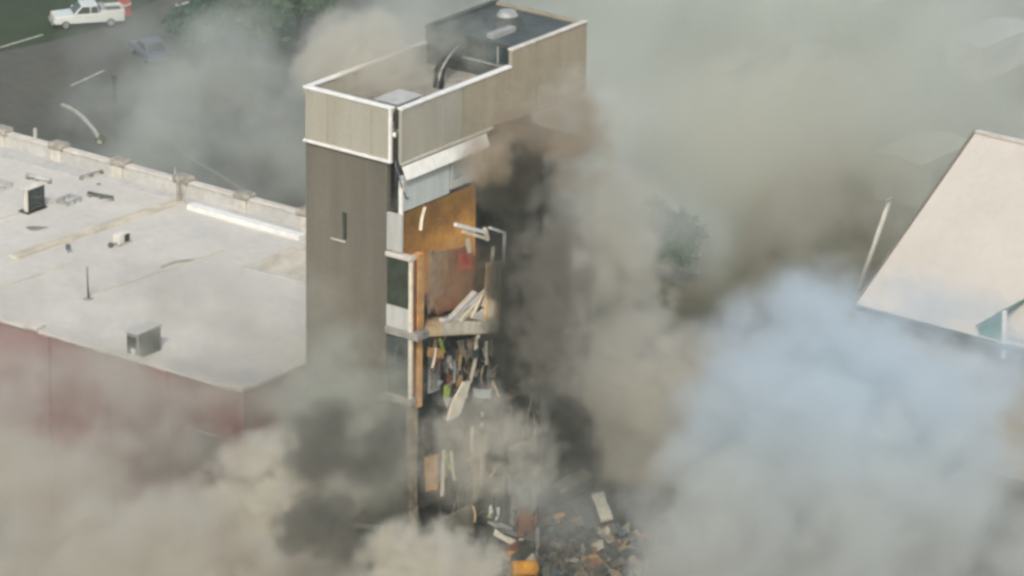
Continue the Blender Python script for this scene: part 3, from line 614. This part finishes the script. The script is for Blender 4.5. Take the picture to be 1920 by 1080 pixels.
# ------------------------------------------------------------------ white pickup and red barrel on the lawn edge
def pickup():
    A, B = g(100, 52), g(226, 44); c = (A+B)/2; t = thing('pickup_truck', Vector((c.x, c.y, .03))); tag(t, 'white pickup truck parked at the edge of the dark lawn', 'pickup')
    hd = math.atan2(A.y-B.y, A.x-B.x); t.rotation_euler.z = hd          # +x is the nose
    def prof(name, pts, y0, y1, mat, bev=.05, par=t):
        n = len(pts); v = [(x, y0, z) for x, z in pts]+[(x, y1, z) for x, z in pts]; f = [tuple(range(n)), tuple(range(2*n-1, n-1, -1))]+[(i, n+i, n+(i+1) % n, (i+1) % n) for i in range(n)]
        return link(name, bevel(fixn(mesh_from(v, f)), bev, 2), mat, par)
    prof('body', [(-2.7, .45), (2.55, .45), (2.65, .75), (2.55, 1.02), (1.15, 1.12), (-.85, 1.12), (-2.7, 1.12)], -.95, .95, 'car_white', .06)
    cab = prof('cab', [(-.85, 1.1), (1.15, 1.1), (.45, 1.78), (-.7, 1.8)], -.85, .85, 'car_white', .05)
    slab('windscreen', [(1.12, -.72, 1.17), (1.12, .72, 1.17), (.53, .66, 1.72), (.53, -.66, 1.72)], .05, 'dark_glass', cab)
    slab('rear_window', [(-.84, -.7, 1.2), (-.84, .7, 1.2), (-.75, .66, 1.7), (-.75, -.66, 1.7)], .05, 'dark_glass', cab)
    for s in (-1, 1):
        slab('side_window', [(.95, s*.85, 1.18), (-.1, s*.85, 1.18), (-.1, s*.83, 1.68), (.45, s*.83, 1.68)], .05, 'dark_glass', cab)
        slab('side_window', [(-.2, s*.85, 1.18), (-.75, s*.85, 1.18), (-.65, s*.83, 1.68), (-.2, s*.83, 1.68)], .05, 'dark_glass', cab)
        for x in (1.75, -1.65): wheel(t, (x, s*.86, .38), .38)
        q = box('headlight', (2.5, s*.72-.16, .8), (2.64, s*.72+.16, .96), 'amber_light'); q.parent = t
        q = box('tail_light', (-2.73, s*.84-.08, .75), (-2.69, s*.84+.08, 1.05), 'red_light'); q.parent = t
        q = box('mirror', (.85, s*.98-.1, 1.15), (1.0, s*.98+.1, 1.32), 'car_white'); q.parent = t
    q = box('bed_floor', (-2.6, -.8, 1.1), (-.9, .8, 1.135), 'sooty'); q.parent = t
    for s in (-1, 1): q = box('bed_side', (-2.7, s*.88-.07, 1.1), (-.86, s*.88+.07, 1.36), 'car_white', None, .02); q.parent = t
    q = box('tailgate', (-2.72, -.80, 1.1), (-2.62, .80, 1.36), 'car_white', None, .02); q.parent = t
    q = box('bumper', (2.62, -.9, .42), (2.78, .9, .62), 'metal_grey', None, .03); q.parent = t
    q = box('tool_box', (-1.35, -.78, 1.14), (-.95, .78, 1.5), 'metal_grey', None, .03); q.parent = t
pickup()
c = g(233, 27); t = thing('red_barrier', c); tag(t, 'red upright water barrier behind the white pickup', 'barrier')
q = box('body', (-.38, -.38, 0), (.38, .38, 1.2), 'red_paint', None, .08); q.parent = t; q = box('base', (-.46, -.46, 0), (.46, .46, .14), 'red_paint', None, .04); q.parent = t
q = box('band', (-.4, -.4, .75), (.4, .4, .92), 'offwhite', None, .02); q.parent = t
# second car, faded by the dust, on the street
def car(px, py, hd, paint, label):
    c = g(px, py); t = thing('parked_car', Vector((c.x, c.y, .03))); tag(t, label, 'car'); t.rotation_euler.z = hd
    def prof(name, pts, y0, y1, mat, bev=.06, par=t):
        n = len(pts); v = [(x, y0, z) for x, z in pts]+[(x, y1, z) for x, z in pts]; f = [tuple(range(n)), tuple(range(2*n-1, n-1, -1))]+[(i, n+i, n+(i+1) % n, (i+1) % n) for i in range(n)]
        return link(name, bevel(fixn(mesh_from(v, f)), bev, 2), mat, par)
    prof('body', [(-2.2, .35), (2.2, .35), (2.25, .7), (1.1, .92), (-1.6, .95), (-2.25, .85)], -.88, .88, paint)
    cb = prof('cabin', [(-1.7, .93), (1.0, .9), (.35, 1.42), (-1.1, 1.44)], -.76, .76, paint)
    slab('windscreen', [(.98, -.66, .97), (.98, .66, .97), (.42, .6, 1.38), (.42, -.6, 1.38)], .05, 'dark_glass', cb)
    slab('rear_window', [(-1.68, -.62, 1.0), (-1.68, .62, 1.0), (-1.2, .58, 1.38), (-1.2, -.58, 1.38)], .05, 'dark_glass', cb)
    for s in (-1, 1):
        slab('side_window', [(.8, s*.765, .97), (-1.4, s*.765, .97), (-1.05, s*.75, 1.36), (.3, s*.75, 1.36)], .05, 'dark_glass', cb)
        for x in (1.35, -1.35): wheel(t, (x, s*.8, .32), .32)
        q = box('headlight', (2.16, s*.6-.18, .55), (2.27, s*.6+.18, .7), 'window_glass'); q.parent = t
car(281, 108, R(60), 'blue_paint', 'dark blue car on the street, blurred by drifting dust')

# ------------------------------------------------------------------ trees and shrubs
def tree_parts(seed, h, r, n_leaf, leaf_sz):
    rnd = random.Random(seed); limbs = []; tips = []
    def grow(p, d, L, rad, lev):
        pts = [p]; q = p
        for i in range(4): d = (d+Vector((rnd.uniform(-.2, .2), rnd.uniform(-.2, .2), rnd.uniform(-.05, .15)))).normalized(); q = q+d*L/4; pts.append(q)
        limbs.append((pts, [rad*(1-.45*i/4) for i in range(5)])); tips.append((q, lev))
        if lev < 2:
            for i in range(5 if lev == 0 else 3):
                a = rnd.uniform(0, 6.28); e = rnd.uniform(.35, .95); nd = Vector((math.cos(a)*e, math.sin(a)*e, rnd.uniform(.35, .8))).normalized()
                grow(pts[rnd.choice((2, 3, 4))], nd, L*rnd.uniform(.55, .8), rad*.5, lev+1)
    grow(Vector((0, 0, 0)), Vector((0, 0, 1)), h*.42, h*.028, 0)
    cl = [q for q, l in tips if l > 0]
    v, f = [], []
    for pts, rr in limbs:
        b0 = len(v)
        for p, ra in zip(pts, rr):
            for k in range(6): a = k*math.pi/3; v.append(p+Vector((math.cos(a)*ra, math.sin(a)*ra, 0)))
        for i in range(4):
            for k in range(6): f.append((b0+i*6+k, b0+i*6+(k+1) % 6, b0+i*6+6+(k+1) % 6, b0+i*6+6+k))
    trunk = mesh_from(v, f)
    v, f = [], []
    for i in range(n_leaf):
        c = rnd.choice(cl); rad = r*rnd.choice((.28, .35, .42)); dv = Vector((rnd.gauss(0, 1), rnd.gauss(0, 1), rnd.gauss(0, .8))).normalized()*rad*(rnd.random()**.45); p = c+dv
        s = leaf_sz*rnd.uniform(.6, 1.4); u = Vector((rnd.gauss(0, 1), rnd.gauss(0, 1), rnd.gauss(0, .6))).normalized(); w = u.cross(Vector((rnd.gauss(0, 1), rnd.gauss(0, 1), rnd.gauss(0, 1)))).normalized()
        b0 = len(v); v += [p-u*s, p+w*s*.5, p+u*s, p-w*s*.5]; f.append((b0, b0+1, b0+2, b0+3))
    return trunk, mesh_from(v, f)
TP = [tree_parts(11, 8, 3.4, 4200, .26), tree_parts(23, 7, 3.8, 4200, .26)]
def tree(px, py, s, k, leaf, label, rot=0.0, group=None):
    c = g(px, py); t = thing('broadleaf_tree', c); t.scale = (s, s, s); t.rotation_euler.z = rot
    tr, cr = TP[k]; a = link('trunk', tr.copy(), 'bark', t); b = link('crown', cr.copy(), leaf, t)
    tag(t, label, 'tree', group); return t
tree(395, 120, .95, 0, 'leaf_blue', 'tree on the planted island, first from the white pickup', 0.4)
tree(470, 110, 1.15, 1, 'leaf', 'wide tree in the middle of the planted island behind the tower', 1.9)
tree(560, 75, .9, 0, 'leaf', 'smaller tree on the planted island beside the tower parapet', 2.7)
tree(335, 262, .62, 1, 'leaf_blue', 'dark round tree growing by the kerb behind the low building', .8)
tree(1262, 535, .8, 0, 'leaf', 'dark tree above the low garden wall beyond the tower', 1.2)
tree(1570, 130, 1.1, 1, 'leaf_blue', 'dust-veiled tree behind the yard line above the leaning pole', .3)
tree(1300, 90, .95, 0, 'leaf_blue', 'dust-veiled tree behind the pale box van', 2.2)
tree(1765, 40, .9, 0, 'leaf_blue', 'dust-veiled tree behind the pale shed by the hall ridge', 1.4)
def shrub(px, py, r, mat, label, seed):
    c = g(px, py); t = thing('shrub', c); tag(t, label, 'shrub'); rnd = random.Random(seed); v, f = [], []
    for i in range(260):
        d = Vector((rnd.gauss(0, 1), rnd.gauss(0, 1), abs(rnd.gauss(0, 1)))).normalized()*r*rnd.random()**.4
        u = Vector((rnd.gauss(0, 1), rnd.gauss(0, 1), rnd.gauss(0, 1))).normalized(); w = u.cross(Vector((.3, .5, .8))).normalized(); s = r*.2; b0 = len(v)
        v += [d-u*s, d+w*s*.5, d+u*s, d-w*s*.5]; f.append((b0, b0+1, b0+2, b0+3))
    link('foliage', mesh_from(v, f), mat, t); q = tube('stem', [(0, 0, 0), (.05, .02, r*.6)], [.06, .03], 'bark', t, 6); q.location = (0, 0, 0)
shrub(191, 265, .5, 'leaf_yellow', 'small yellow-green shrub at the end of the curving kerb', 5)
shrub(305, 285, .9, 'leaf', 'low dark shrub between the dark round tree and the low building', 8)

# ------------------------------------------------------------------ rubble heap at the foot of the open side
def rubble_mat():
    m = bpy.data.materials.new('mixed_rubble'); m.use_nodes = True; n = m.node_tree.nodes; l = m.node_tree.links; b = n['Principled BSDF']; b.inputs['Roughness'].default_value = .9
    ge = n.new('ShaderNodeNewGeometry'); r_ = n.new('ShaderNodeValToRGB'); r_.color_ramp.interpolation = 'CONSTANT'; l.new(ge.outputs['Random Per Island'], r_.inputs[0])
    cols = [(0, (.05, .05, .045)), (.18, (.10, .095, .08)), (.38, (.20, .165, .12)), (.52, (.035, .04, .035)), (.64, (.30, .26, .2)), (.74, (.08, .10, .105)), (.83, (.24, .09, .045)), (.89, (.42, .38, .3)), (.95, (.12, .1, .14)), (.975, (.45, .24, .05))]
    e = r_.color_ramp.elements; e[0].color = (*cols[0][1], 1); e[1].position = cols[1][0]; e[1].color = (*cols[1][1], 1)
    for p_, c in cols[2:]: k = e.new(p_); k.color = (*c, 1)
    l.new(r_.outputs[0], b.inputs['Base Color']); return m
def heap():
    rnd = random.Random(4); v, f = [], []
    def ch(c, s):
        b0 = len(v); m = Matrix.Rotation(rnd.uniform(0, 6), 3, Vector((rnd.gauss(0, 1), rnd.gauss(0, 1), rnd.gauss(0, 1))).normalized())
        for x, y, z in ((-1, -1, -1), (1, -1, -1), (1, 1, -1), (-1, 1, -1), (-1, -1, 1), (1, -1, 1), (1, 1, 1), (-1, 1, 1)):
            v.append(c+m @ Vector((x*s*rnd.uniform(.5, 1.4), y*s*rnd.uniform(.4, 1), z*s*rnd.uniform(.2, .6))))
        f.extend([tuple(b0+i for i in q) for q in BF])
    for i in range(2600):
        a, rr = rnd.uniform(0, 6.28), rnd.random()**.6; x, y = 10+9.0*rr*math.cos(a), -3.2+5.2*rr*math.sin(a)
        if y > -.5 and 0 < x < TL: continue
        ch(Vector((x, y, max(0, 4.2*(1-rr)**.9*rnd.uniform(.5, 1.0)))), rnd.choice((.1, .15, .2, .3, .45)))
    o = link('rubble', mesh_from(v, f), rubble_mat()); tag(o, 'heap of broken masonry at the foot of the torn tower', kind='stuff')
heap()
def chunk(name, px, py, z, size, mat, label, cat, rot=(0, 0, 0), sub='slab', group=None):
    p = on('Z', z, px, py); t = thing(name, p); tag(t, label, cat, group); t.rotation_euler = rot
    return t, p
def cbox(t, n, a, b, m, bev=0.0):
    q = box(n, a, b, m, None, bev); q.parent = t; return q
# orange drum-like cabinet
t, p = chunk('orange_tank', 981, 1080, 2.6, 1, 'amber', 'rounded orange tank lying at the bottom of the rubble heap', 'tank', (0, .1, -.6)); t.scale = (.8, .8, .8)
q = tube('shell', [(-.95, 0, .55), (-.85, 0, .55), (.85, 0, .55), (.95, 0, .55)], [.35, .55, .55, .35], 'amber', t, 18); q.location = (-.95, 0, .55)
cbox(t, 'side_band', (-.6, -.60, .40), (.6, -.55, .62), 'orange'); cbox(t, 'cradle', (-.7, -.45, -.1), (-.5, .45, .2), 'charred'); cbox(t, 'cradle', (.5, -.45, -.1), (.7, .45, .2), 'charred')
t, p = chunk('red_casing', 985, 992, 3.1, 1, 'red', 'crumpled rusty red casing on top of the rubble heap', 'casing', (.3, -.4, .5))
slab('sheet', [(-.8, -.5, .1), (.7, -.6, .2), (.8, .5, .7), (-.2, .7, .9), (-.9, .4, .3)], .08, 'rust', t, .12); slab('sheet', [(-.5, -.5, .2), (.5, -.55, .3), (.4, -.3, 1.0), (-.3, -.3, .9)], .06, 'red_paint', t, .08); cbox(t, 'frame_bar', (-.8, -.58, 0), (.8, -.5, .1), 'charred')
# dark steel window frame standing in the heap
t = thing('steel_frame', on('Z', 2.2, 1040, 1085)); tag(t, 'dark steel window frame leaning upright in the rubble heap', 'frame'); b0 = t.location.copy()
for a, b in (((1008, 985), (1008, 1085)), ((1032, 985), (1034, 1085)), ((1052, 983), (1066, 1075)), ((1006, 986), (1064, 982)), ((1010, 1040), (1060, 1034))):
    q = beam('bar', on('Y', -3.5, *a), on('Y', -3.5, *b), .16, .16, 'metal_grey' if a[0] == 1008 else 'dark_metal', t); q.location -= b0
q = slab('glass_sheet', [on('Y', -3.4, 1010, 990), on('Y', -3.4, 1056, 986), on('Y', -3.4, 1064, 1080), on('Y', -3.4, 1010, 1085)], .04, 'slate', t); q.location -= b0
pieces = [  # kind, pixel, height, size, material, label
    ('board', (914, 972), 3.4, (.55, .4, .12), 'charred', 'charred black board at the top end of the rubble heap'), ('strip', (916, 968), 3.5, (.09, .5, .05), 'lime', 'lime yellow strip lying across the charred board'),
    ('board', (925, 962), 3.5, (.45, .3, .2), 'offwhite', 'off-white plaster lump beside the charred board'), ('board', (938, 985), 3.2, (.7, .4, .1), 'pale_grey', 'pale grey board below the charred board'),
    ('board', (945, 1008), 3.0, (.2, .7, .08), 'cream', 'cream plank sliding down the heap'), ('board', (958, 1000), 3.0, (.5, .4, .25), 'violet', 'purple-grey block beside the cream plank'),
    ('board', (970, 1030), 2.8, (.6, .5, .2), 'rust', 'rust-brown plate above the orange tank'), ('board', (975, 1040), 2.6, (.7, .4, .3), 'amber', 'amber box resting on the orange tank'), ('board', (990, 1020), 2.8, (.3, .6, .1), 'cream', 'cream splinter beside the steel frame'),
    ('board', (1038, 970), 3.4, (.8, .5, .25), 'orange_tan', 'tan orange block behind the steel frame'), ('board', (1080, 1005), 3.0, (1.0, .7, .3), 'slate', 'blue-grey slab beside the steel frame'), ('board', (1072, 1003), 3.4, (.45, .25, .12), 'black', 'black plate lying on the blue-grey slab'),
    ('board', (1100, 980), 2.9, (1.2, .6, .25), 'dark_metal', 'dark sheet at the far edge of the heap'), ('board', (1130, 950), 2.6, (1.3, .4, .18), 'cream', 'bright cream board at the far edge of the heap'), ('board', (1125, 1010), 2.2, (.7, .5, .3), 'tan_block', 'tan block below the bright cream board'),
    ('board', (1100, 1035), 2.0, (.9, .6, .3), 'violet', 'violet-grey slab low on the heap'), ('board', (1088, 1062), 1.8, (.6, .4, .25), 'pale_blue', 'pale lilac box low on the heap'), ('strip', (1104, 1060), 1.9, (.15, .8, .06), 'lime', 'lime strip beside the pale lilac box'), ('board', (1160, 1055), 1.2, (.2, .8, .08), 'offwhite', 'off-white plank at the bottom edge of the heap'),
    ('board', (1075, 900), 5.0, (1.0, .5, .2), 'tan_block', 'brown plate hanging in the dark gap above the heap'), ('board', (1095, 905), 4.6, (.7, .4, .2), 'slate', 'purple-grey plate hanging in the dark gap above the heap')]
for i, (k, p, z, s, m, lb) in enumerate(pieces):
    rnd = random.Random(i+50); P = on('Z', z, *p)
    t = slab('broken_'+k, [P+Vector((-s[0], -s[1], 0)), P+Vector((s[0]*1.05, -s[1]*.9, 0)), P+Vector((s[0]*.9, s[1], 0)), P+Vector((-s[0]*1.1, s[1]*.8, 0))], s[2], m, None, .1)
    t.rotation_euler = (rnd.uniform(-.5, .5), rnd.uniform(-.5, .5), rnd.uniform(-1, 1)); tag(t, lb, k)

# ------------------------------------------------------------------ smoke and dust
def smoke_mat(name, col, dens, nscale, amp, soft, slope, seed, aniso, lo, bil):
    m = bpy.data.materials.new(name); m.use_nodes = True; nt = m.node_tree; n = nt.nodes; l = nt.links
    n.remove(n['Principled BSDF']); out = n['Material Output']
    pv = n.new('ShaderNodeVolumePrincipled'); pv.inputs['Color'].default_value = (*col, 1); pv.inputs['Anisotropy'].default_value = aniso
    tc = n.new('ShaderNodeTexCoord'); ln = n.new('ShaderNodeVectorMath'); ln.operation = 'LENGTH'; wn = n.new('ShaderNodeTexNoise'); wn.inputs['Scale'].default_value = 1.3; wn.inputs['Detail'].default_value = 0; l.new(tc.outputs['Object'], wn.inputs[0])
    wv = n.new('ShaderNodeVectorMath'); wv.operation = 'MULTIPLY_ADD'; l.new(wn.outputs['Color'], wv.inputs[0]); wv.inputs[1].default_value = (.7, .7, .7); wv.inputs[2].default_value = (-.35, -.35, -.35)
    wa = n.new('ShaderNodeVectorMath'); wa.operation = 'ADD'; l.new(tc.outputs['Object'], wa.inputs[0]); l.new(wv.outputs[0], wa.inputs[1]); l.new(wa.outputs[0], ln.inputs[0])
    ln0 = n.new('ShaderNodeVectorMath'); ln0.operation = 'LENGTH'; l.new(tc.outputs['Object'], ln0.inputs[0])
    geo = n.new('ShaderNodeNewGeometry'); off = n.new('ShaderNodeVectorMath'); off.operation = 'ADD'; off.inputs[1].default_value = (seed*13.7, seed*7.1, -seed*5.3); l.new(geo.outputs['Position'], off.inputs[0])
    t = n.new('ShaderNodeTexNoise'); t.inputs['Scale'].default_value = nscale; t.inputs['Detail'].default_value = 3.6; t.inputs['Roughness'].default_value = .55
    l.new(off.outputs[0], t.inputs[0])
    def math_(op, a, b=None, c=None):
        k = n.new('ShaderNodeMath'); k.operation = op
        for i, x in enumerate((a, b, c)):
            if x is None: continue
            if hasattr(x, 'links'): l.new(x, k.inputs[i])
            else: k.inputs[i].default_value = x
        return k.outputs[0]
    inv = math_('SUBTRACT', 1.0, ln.outputs['Value'])
    nz = math_('MULTIPLY', math_('SUBTRACT', t.outputs[0], .5), amp*4)
    s = math_('ADD', math_('MULTIPLY', inv, slope), nz)
    if bil:                                       # rounded billows
        vo = n.new('ShaderNodeTexVoronoi'); vo.inputs['Scale'].default_value = nscale*2.3; vo.inputs['Randomness'].default_value = 1
        dv = n.new('ShaderNodeVectorMath'); dv.operation = 'MULTIPLY_ADD'; l.new(t.outputs['Color'], dv.inputs[0]); k = .9/nscale; dv.inputs[1].default_value = (k, k, k); l.new(off.outputs[0], dv.inputs[2]); l.new(dv.outputs[0], vo.inputs['Vector'])
        s = math_('ADD', s, math_('MULTIPLY', math_('SUBTRACT', .5, vo.outputs['Distance']), bil))
    mr = n.new('ShaderNodeMapRange'); mr.interpolation_type = 'SMOOTHSTEP'; mr.inputs[1].default_value = lo; mr.inputs[2].default_value = lo+soft; l.new(s, mr.inputs[0])
    edge = n.new('ShaderNodeMapRange'); edge.interpolation_type = 'SMOOTHSTEP'; edge.inputs[1].default_value = 0; edge.inputs[2].default_value = .3; l.new(math_('SUBTRACT', 1.0, ln0.outputs['Value']), edge.inputs[0])
    d = math_('MULTIPLY', math_('MULTIPLY', mr.outputs[0], edge.outputs[0]), dens)
    l.new(d, pv.inputs['Density']); l.new(pv.outputs[0], out.inputs['Volume'])
    return m
_sph = None
def smoke(name, label, px, py, dist, rx, rd, rz, col, dens, nscale=.3, amp=.35, soft=.45, slope=.8, seed=1, aniso=.2, lo=.0, tilt=0.0, bil=.0):
    """an ellipsoid of smoke: rx across the view, rd deep, rz high, in metres"""
    global _sph
    if _sph is None:
        bm = bmesh.new(); bmesh.ops.create_icosphere(bm, subdivisions=3, radius=1.02); _sph = bpy.data.meshes.new('smoke_hull'); bm.to_mesh(_sph); bm.free()
    o = bpy.data.objects.new(name, _sph.copy()); COL.objects.link(o)
    o.data.materials.append(smoke_mat(name+'_gas', col, dens, nscale, amp, soft, slope, seed, aniso, lo, bil))
    o.location = at(px, py, dist); o.scale = (rx, rd, rz); o.rotation_euler = (0, tilt, YAW-math.pi/2)
    tag(o, label, kind='stuff'); return o
BEIGE = (.865, .83, .735); GREY = (.875, .885, .80); BLUE = (.84, .905, .94); MIST = (.70, .70, .62); DUN = (.81, .775, .69); PALE = (.83, .85, .83); BROWN = (.62, .515, .385); DARK = (.16, .15, .125); SOOT = (.42, .39, .33); SHADE = (.30, .285, .245)
# behind the tower: the broad veil over the yard
smoke('background_dust', 'broad grey-green dust veil over the yard behind the tower', 1440, 150, 352, 36, 32, 20, GREY, .105, .12, .75, .7, seed=1)
smoke('background_dust', 'thin dust drifting over the street behind the low building', 455, 240, 346, 15, 13, 10.5, GREY, .14, .18, .75, .9, .7, seed=2, bil=.2)
smoke('background_dust', 'pale puff rising behind the tower parapet', 690, 110, 279, 5.0, 5, 3.2, BEIGE, .6, .42, .45, .5, seed=3, bil=.5)
smoke('background_dust', 'beige dust bank beside the open side of the tower', 1085, 570, 300, 6.6, 8, 13, BEIGE, .5, .33, .8, .4, seed=4, bil=.6)
smoke('background_dust', 'hazy dust between the low garden wall and the pitched hall', 1500, 330, 342, 15, 10, 11, BEIGE, .14, .17, .6, .6, seed=14, bil=.3)
# in front
smoke('blue_smoke', 'big blue-white smoke cloud over the eave of the pitched hall', 1620, 770, 269, 12, 7, 9.4, BLUE, .62, .2, .5, .7, 1.0, seed=5, bil=.35)
smoke('blue_smoke', 'pale smoke trailing below the green dormer of the hall', 1700, 1020, 266, 13, 6, 8.5, PALE, .32, .25, .65, .8, .8, seed=15, bil=.3)
smoke('foreground_dust', 'thick beige dust cloud hiding the foot of the brick wall', 90, 980, 270, 13, 7, 11, DUN, .36, .24, .75, .8, .8, seed=6, bil=.3)
smoke('foreground_dust', 'rolling beige dust puff below the brick building corner', 530, 935, 265, 5.2, 4.5, 4.2, BEIGE, 1.0, .45, .65, .5, seed=7, bil=.6)
smoke('foreground_dust', 'low dust bank along the ground before the brick building', 330, 1110, 262, 14, 6, 7, DUN, .48, .3, .7, .7, seed=16, bil=.4)
smoke('foreground_dust', 'bright dust puff at the foot of the tower', 800, 1075, 257, 4.8, 4, 3.2, BEIGE, 1.1, .5, .55, .5, seed=8, bil=.55)
smoke('foreground_dust', 'thin dust around the lower half of the tower wall', 650, 800, 268, 5.4, 5, 6.2, MIST, .38, .36, .65, .6, seed=9, bil=.5)
smoke('brown_smoke', 'brown smoke rolling from the broken storey under the tower box', 1010, 268, 267, 5.4, 3.6, 4.2, BROWN, .6, .6, .9, .8, .7, seed=10, tilt=-.45, bil=.4)
smoke('brown_smoke', 'thin brown smoke across the orange rooms', 850, 520, 269, 2.5, 1.4, 2.6, (.55, .38, .25), .55, .6, .7, .7, seed=17)
smoke('brown_smoke', 'tan wisp curling over the pale wall under the tower box', 925, 300, 264, 2.0, 1.6, 2.0, (.76, .64, .48), .8, .8, .6, .6, seed=23, bil=.4)
smoke('shade_and_black_smoke', 'small black smoke plume under the brown smoke', 970, 335, 265, 2.6, 2.2, 2.6, DARK, 1.2, .7, .7, .6, seed=18, bil=.4)
smoke('shade_and_black_smoke', 'dark smoke pouring out of the gutted storeys', 985, 550, 268, 2.8, 3, 7.6, DARK, .9, .55, .75, .5, seed=11, bil=.4)
smoke('grey_smoke', 'grey smoke drifting over the gutted end of the tower', 1035, 560, 264, 2.8, 2.2, 7.4, SOOT, .8, .6, .9, .6, seed=27, bil=.6)
smoke('foreground_dust', 'beige dust under the splintered rooms', 915, 840, 266, 5.0, 3, 4.2, BEIGE, .34, .6, .8, .6, seed=12, bil=.6)
smoke('shade_and_black_smoke', 'dark smoke low over the rubble heap', 1060, 830, 271, 2.6, 3, 3.4, DARK, .7, .5, .6, .6, seed=19, bil=.3)
smoke('foreground_dust', 'pale dust spreading along the ground beside the rubble', 1380, 1010, 270, 8, 5, 8, PALE, .5, .24, .55, .5, .8, seed=13, bil=.4)
smoke('foreground_dust', 'thin dust trailing off the far end of the tower box', 1090, 225, 272, 4.0, 3.5, 3.6, GREY, .40, .4, .5, .7, seed=20, bil=.3)
smoke('foreground_dust', 'thin veil of dust over the pale flat roof', 330, 660, 276, 14, 5, 7, DUN, .26, .25, .75, 1.0, seed=21)
smoke('shade_and_black_smoke', 'dark smoke standing in for shade across the foot of the tower wall', 650, 830, 258, 4.6, 2.5, 3.0, SHADE, .75, .45, .75, .7, seed=24, bil=.5)  # shade at the wall foot, put into a dark smoke colour
smoke('shade_and_black_smoke', 'dark smoke standing in for the shaded hollow between the two bright dust puffs', 600, 985, 256, 3.2, 2.2, 2.2, SHADE, .9, .5, .7, .6, seed=25, bil=.5)  # shaded underside of the bright puff, painted as darker smoke
smoke('foreground_dust', 'thin dust hanging over the rubble heap', 1050, 960, 263, 5, 3, 4, GREY, .14, .4, .6, .8, seed=26)
smoke('background_dust', 'faint dust over the pale shed behind the hall ridge', 1800, 160, 335, 10, 9, 8, GREY, .08, .2, .5, .8, seed=28)
smoke('grey_smoke', 'grey wisp drifting across the machine room on the tower', 850, 70, 264, 3.4, 2, 2.2, MIST, .28, .6, .6, .8, seed=29)
smoke('foreground_dust', 'dust below the gap beside the rubble and the blue cloud', 1240, 760, 285, 7, 5, 6, BEIGE, .35, .27, .6, .5, seed=30, bil=.5)
smoke('foreground_dust', 'thin dust before the brick wall around its window', 330, 830, 282, 6, 4, 4, DUN, .30, .4, .7, .8, seed=31, bil=.3)
smoke('background_dust', 'thin dust in front of the dark tree above the garden wall', 1275, 430, 314, 5, 4, 5, GREY, .20, .3, .6, .8, seed=32)
smoke('background_dust', 'faint dust over the pickup at the lawn edge', 230, 70, 368, 6, 6, 5, GREY, .07, .25, .6, 1.0, seed=33)
bm = bmesh.new(); bmesh.ops.create_cube(bm, size=1); me = bpy.data.meshes.new('haze'); bm.to_mesh(me); bm.free()
hz = bpy.data.objects.new('haze', me); COL.objects.link(hz); hz.scale = (3040, 3040, 119); hz.location = (0, 0, 58.2)
hm = bpy.data.materials.new('haze_air'); hm.use_nodes = True; n = hm.node_tree.nodes; n.remove(n['Principled BSDF']); pv = n.new('ShaderNodeVolumePrincipled')
pv.inputs['Color'].default_value = (.84, .92, .78, 1); pv.inputs['Density'].default_value = .0002; hm.node_tree.links.new(pv.outputs[0], n['Material Output'].inputs['Volume'])
me.materials.append(hm); tag(hz, 'thin grey-green dust haze in the air over the whole place', kind='stuff')
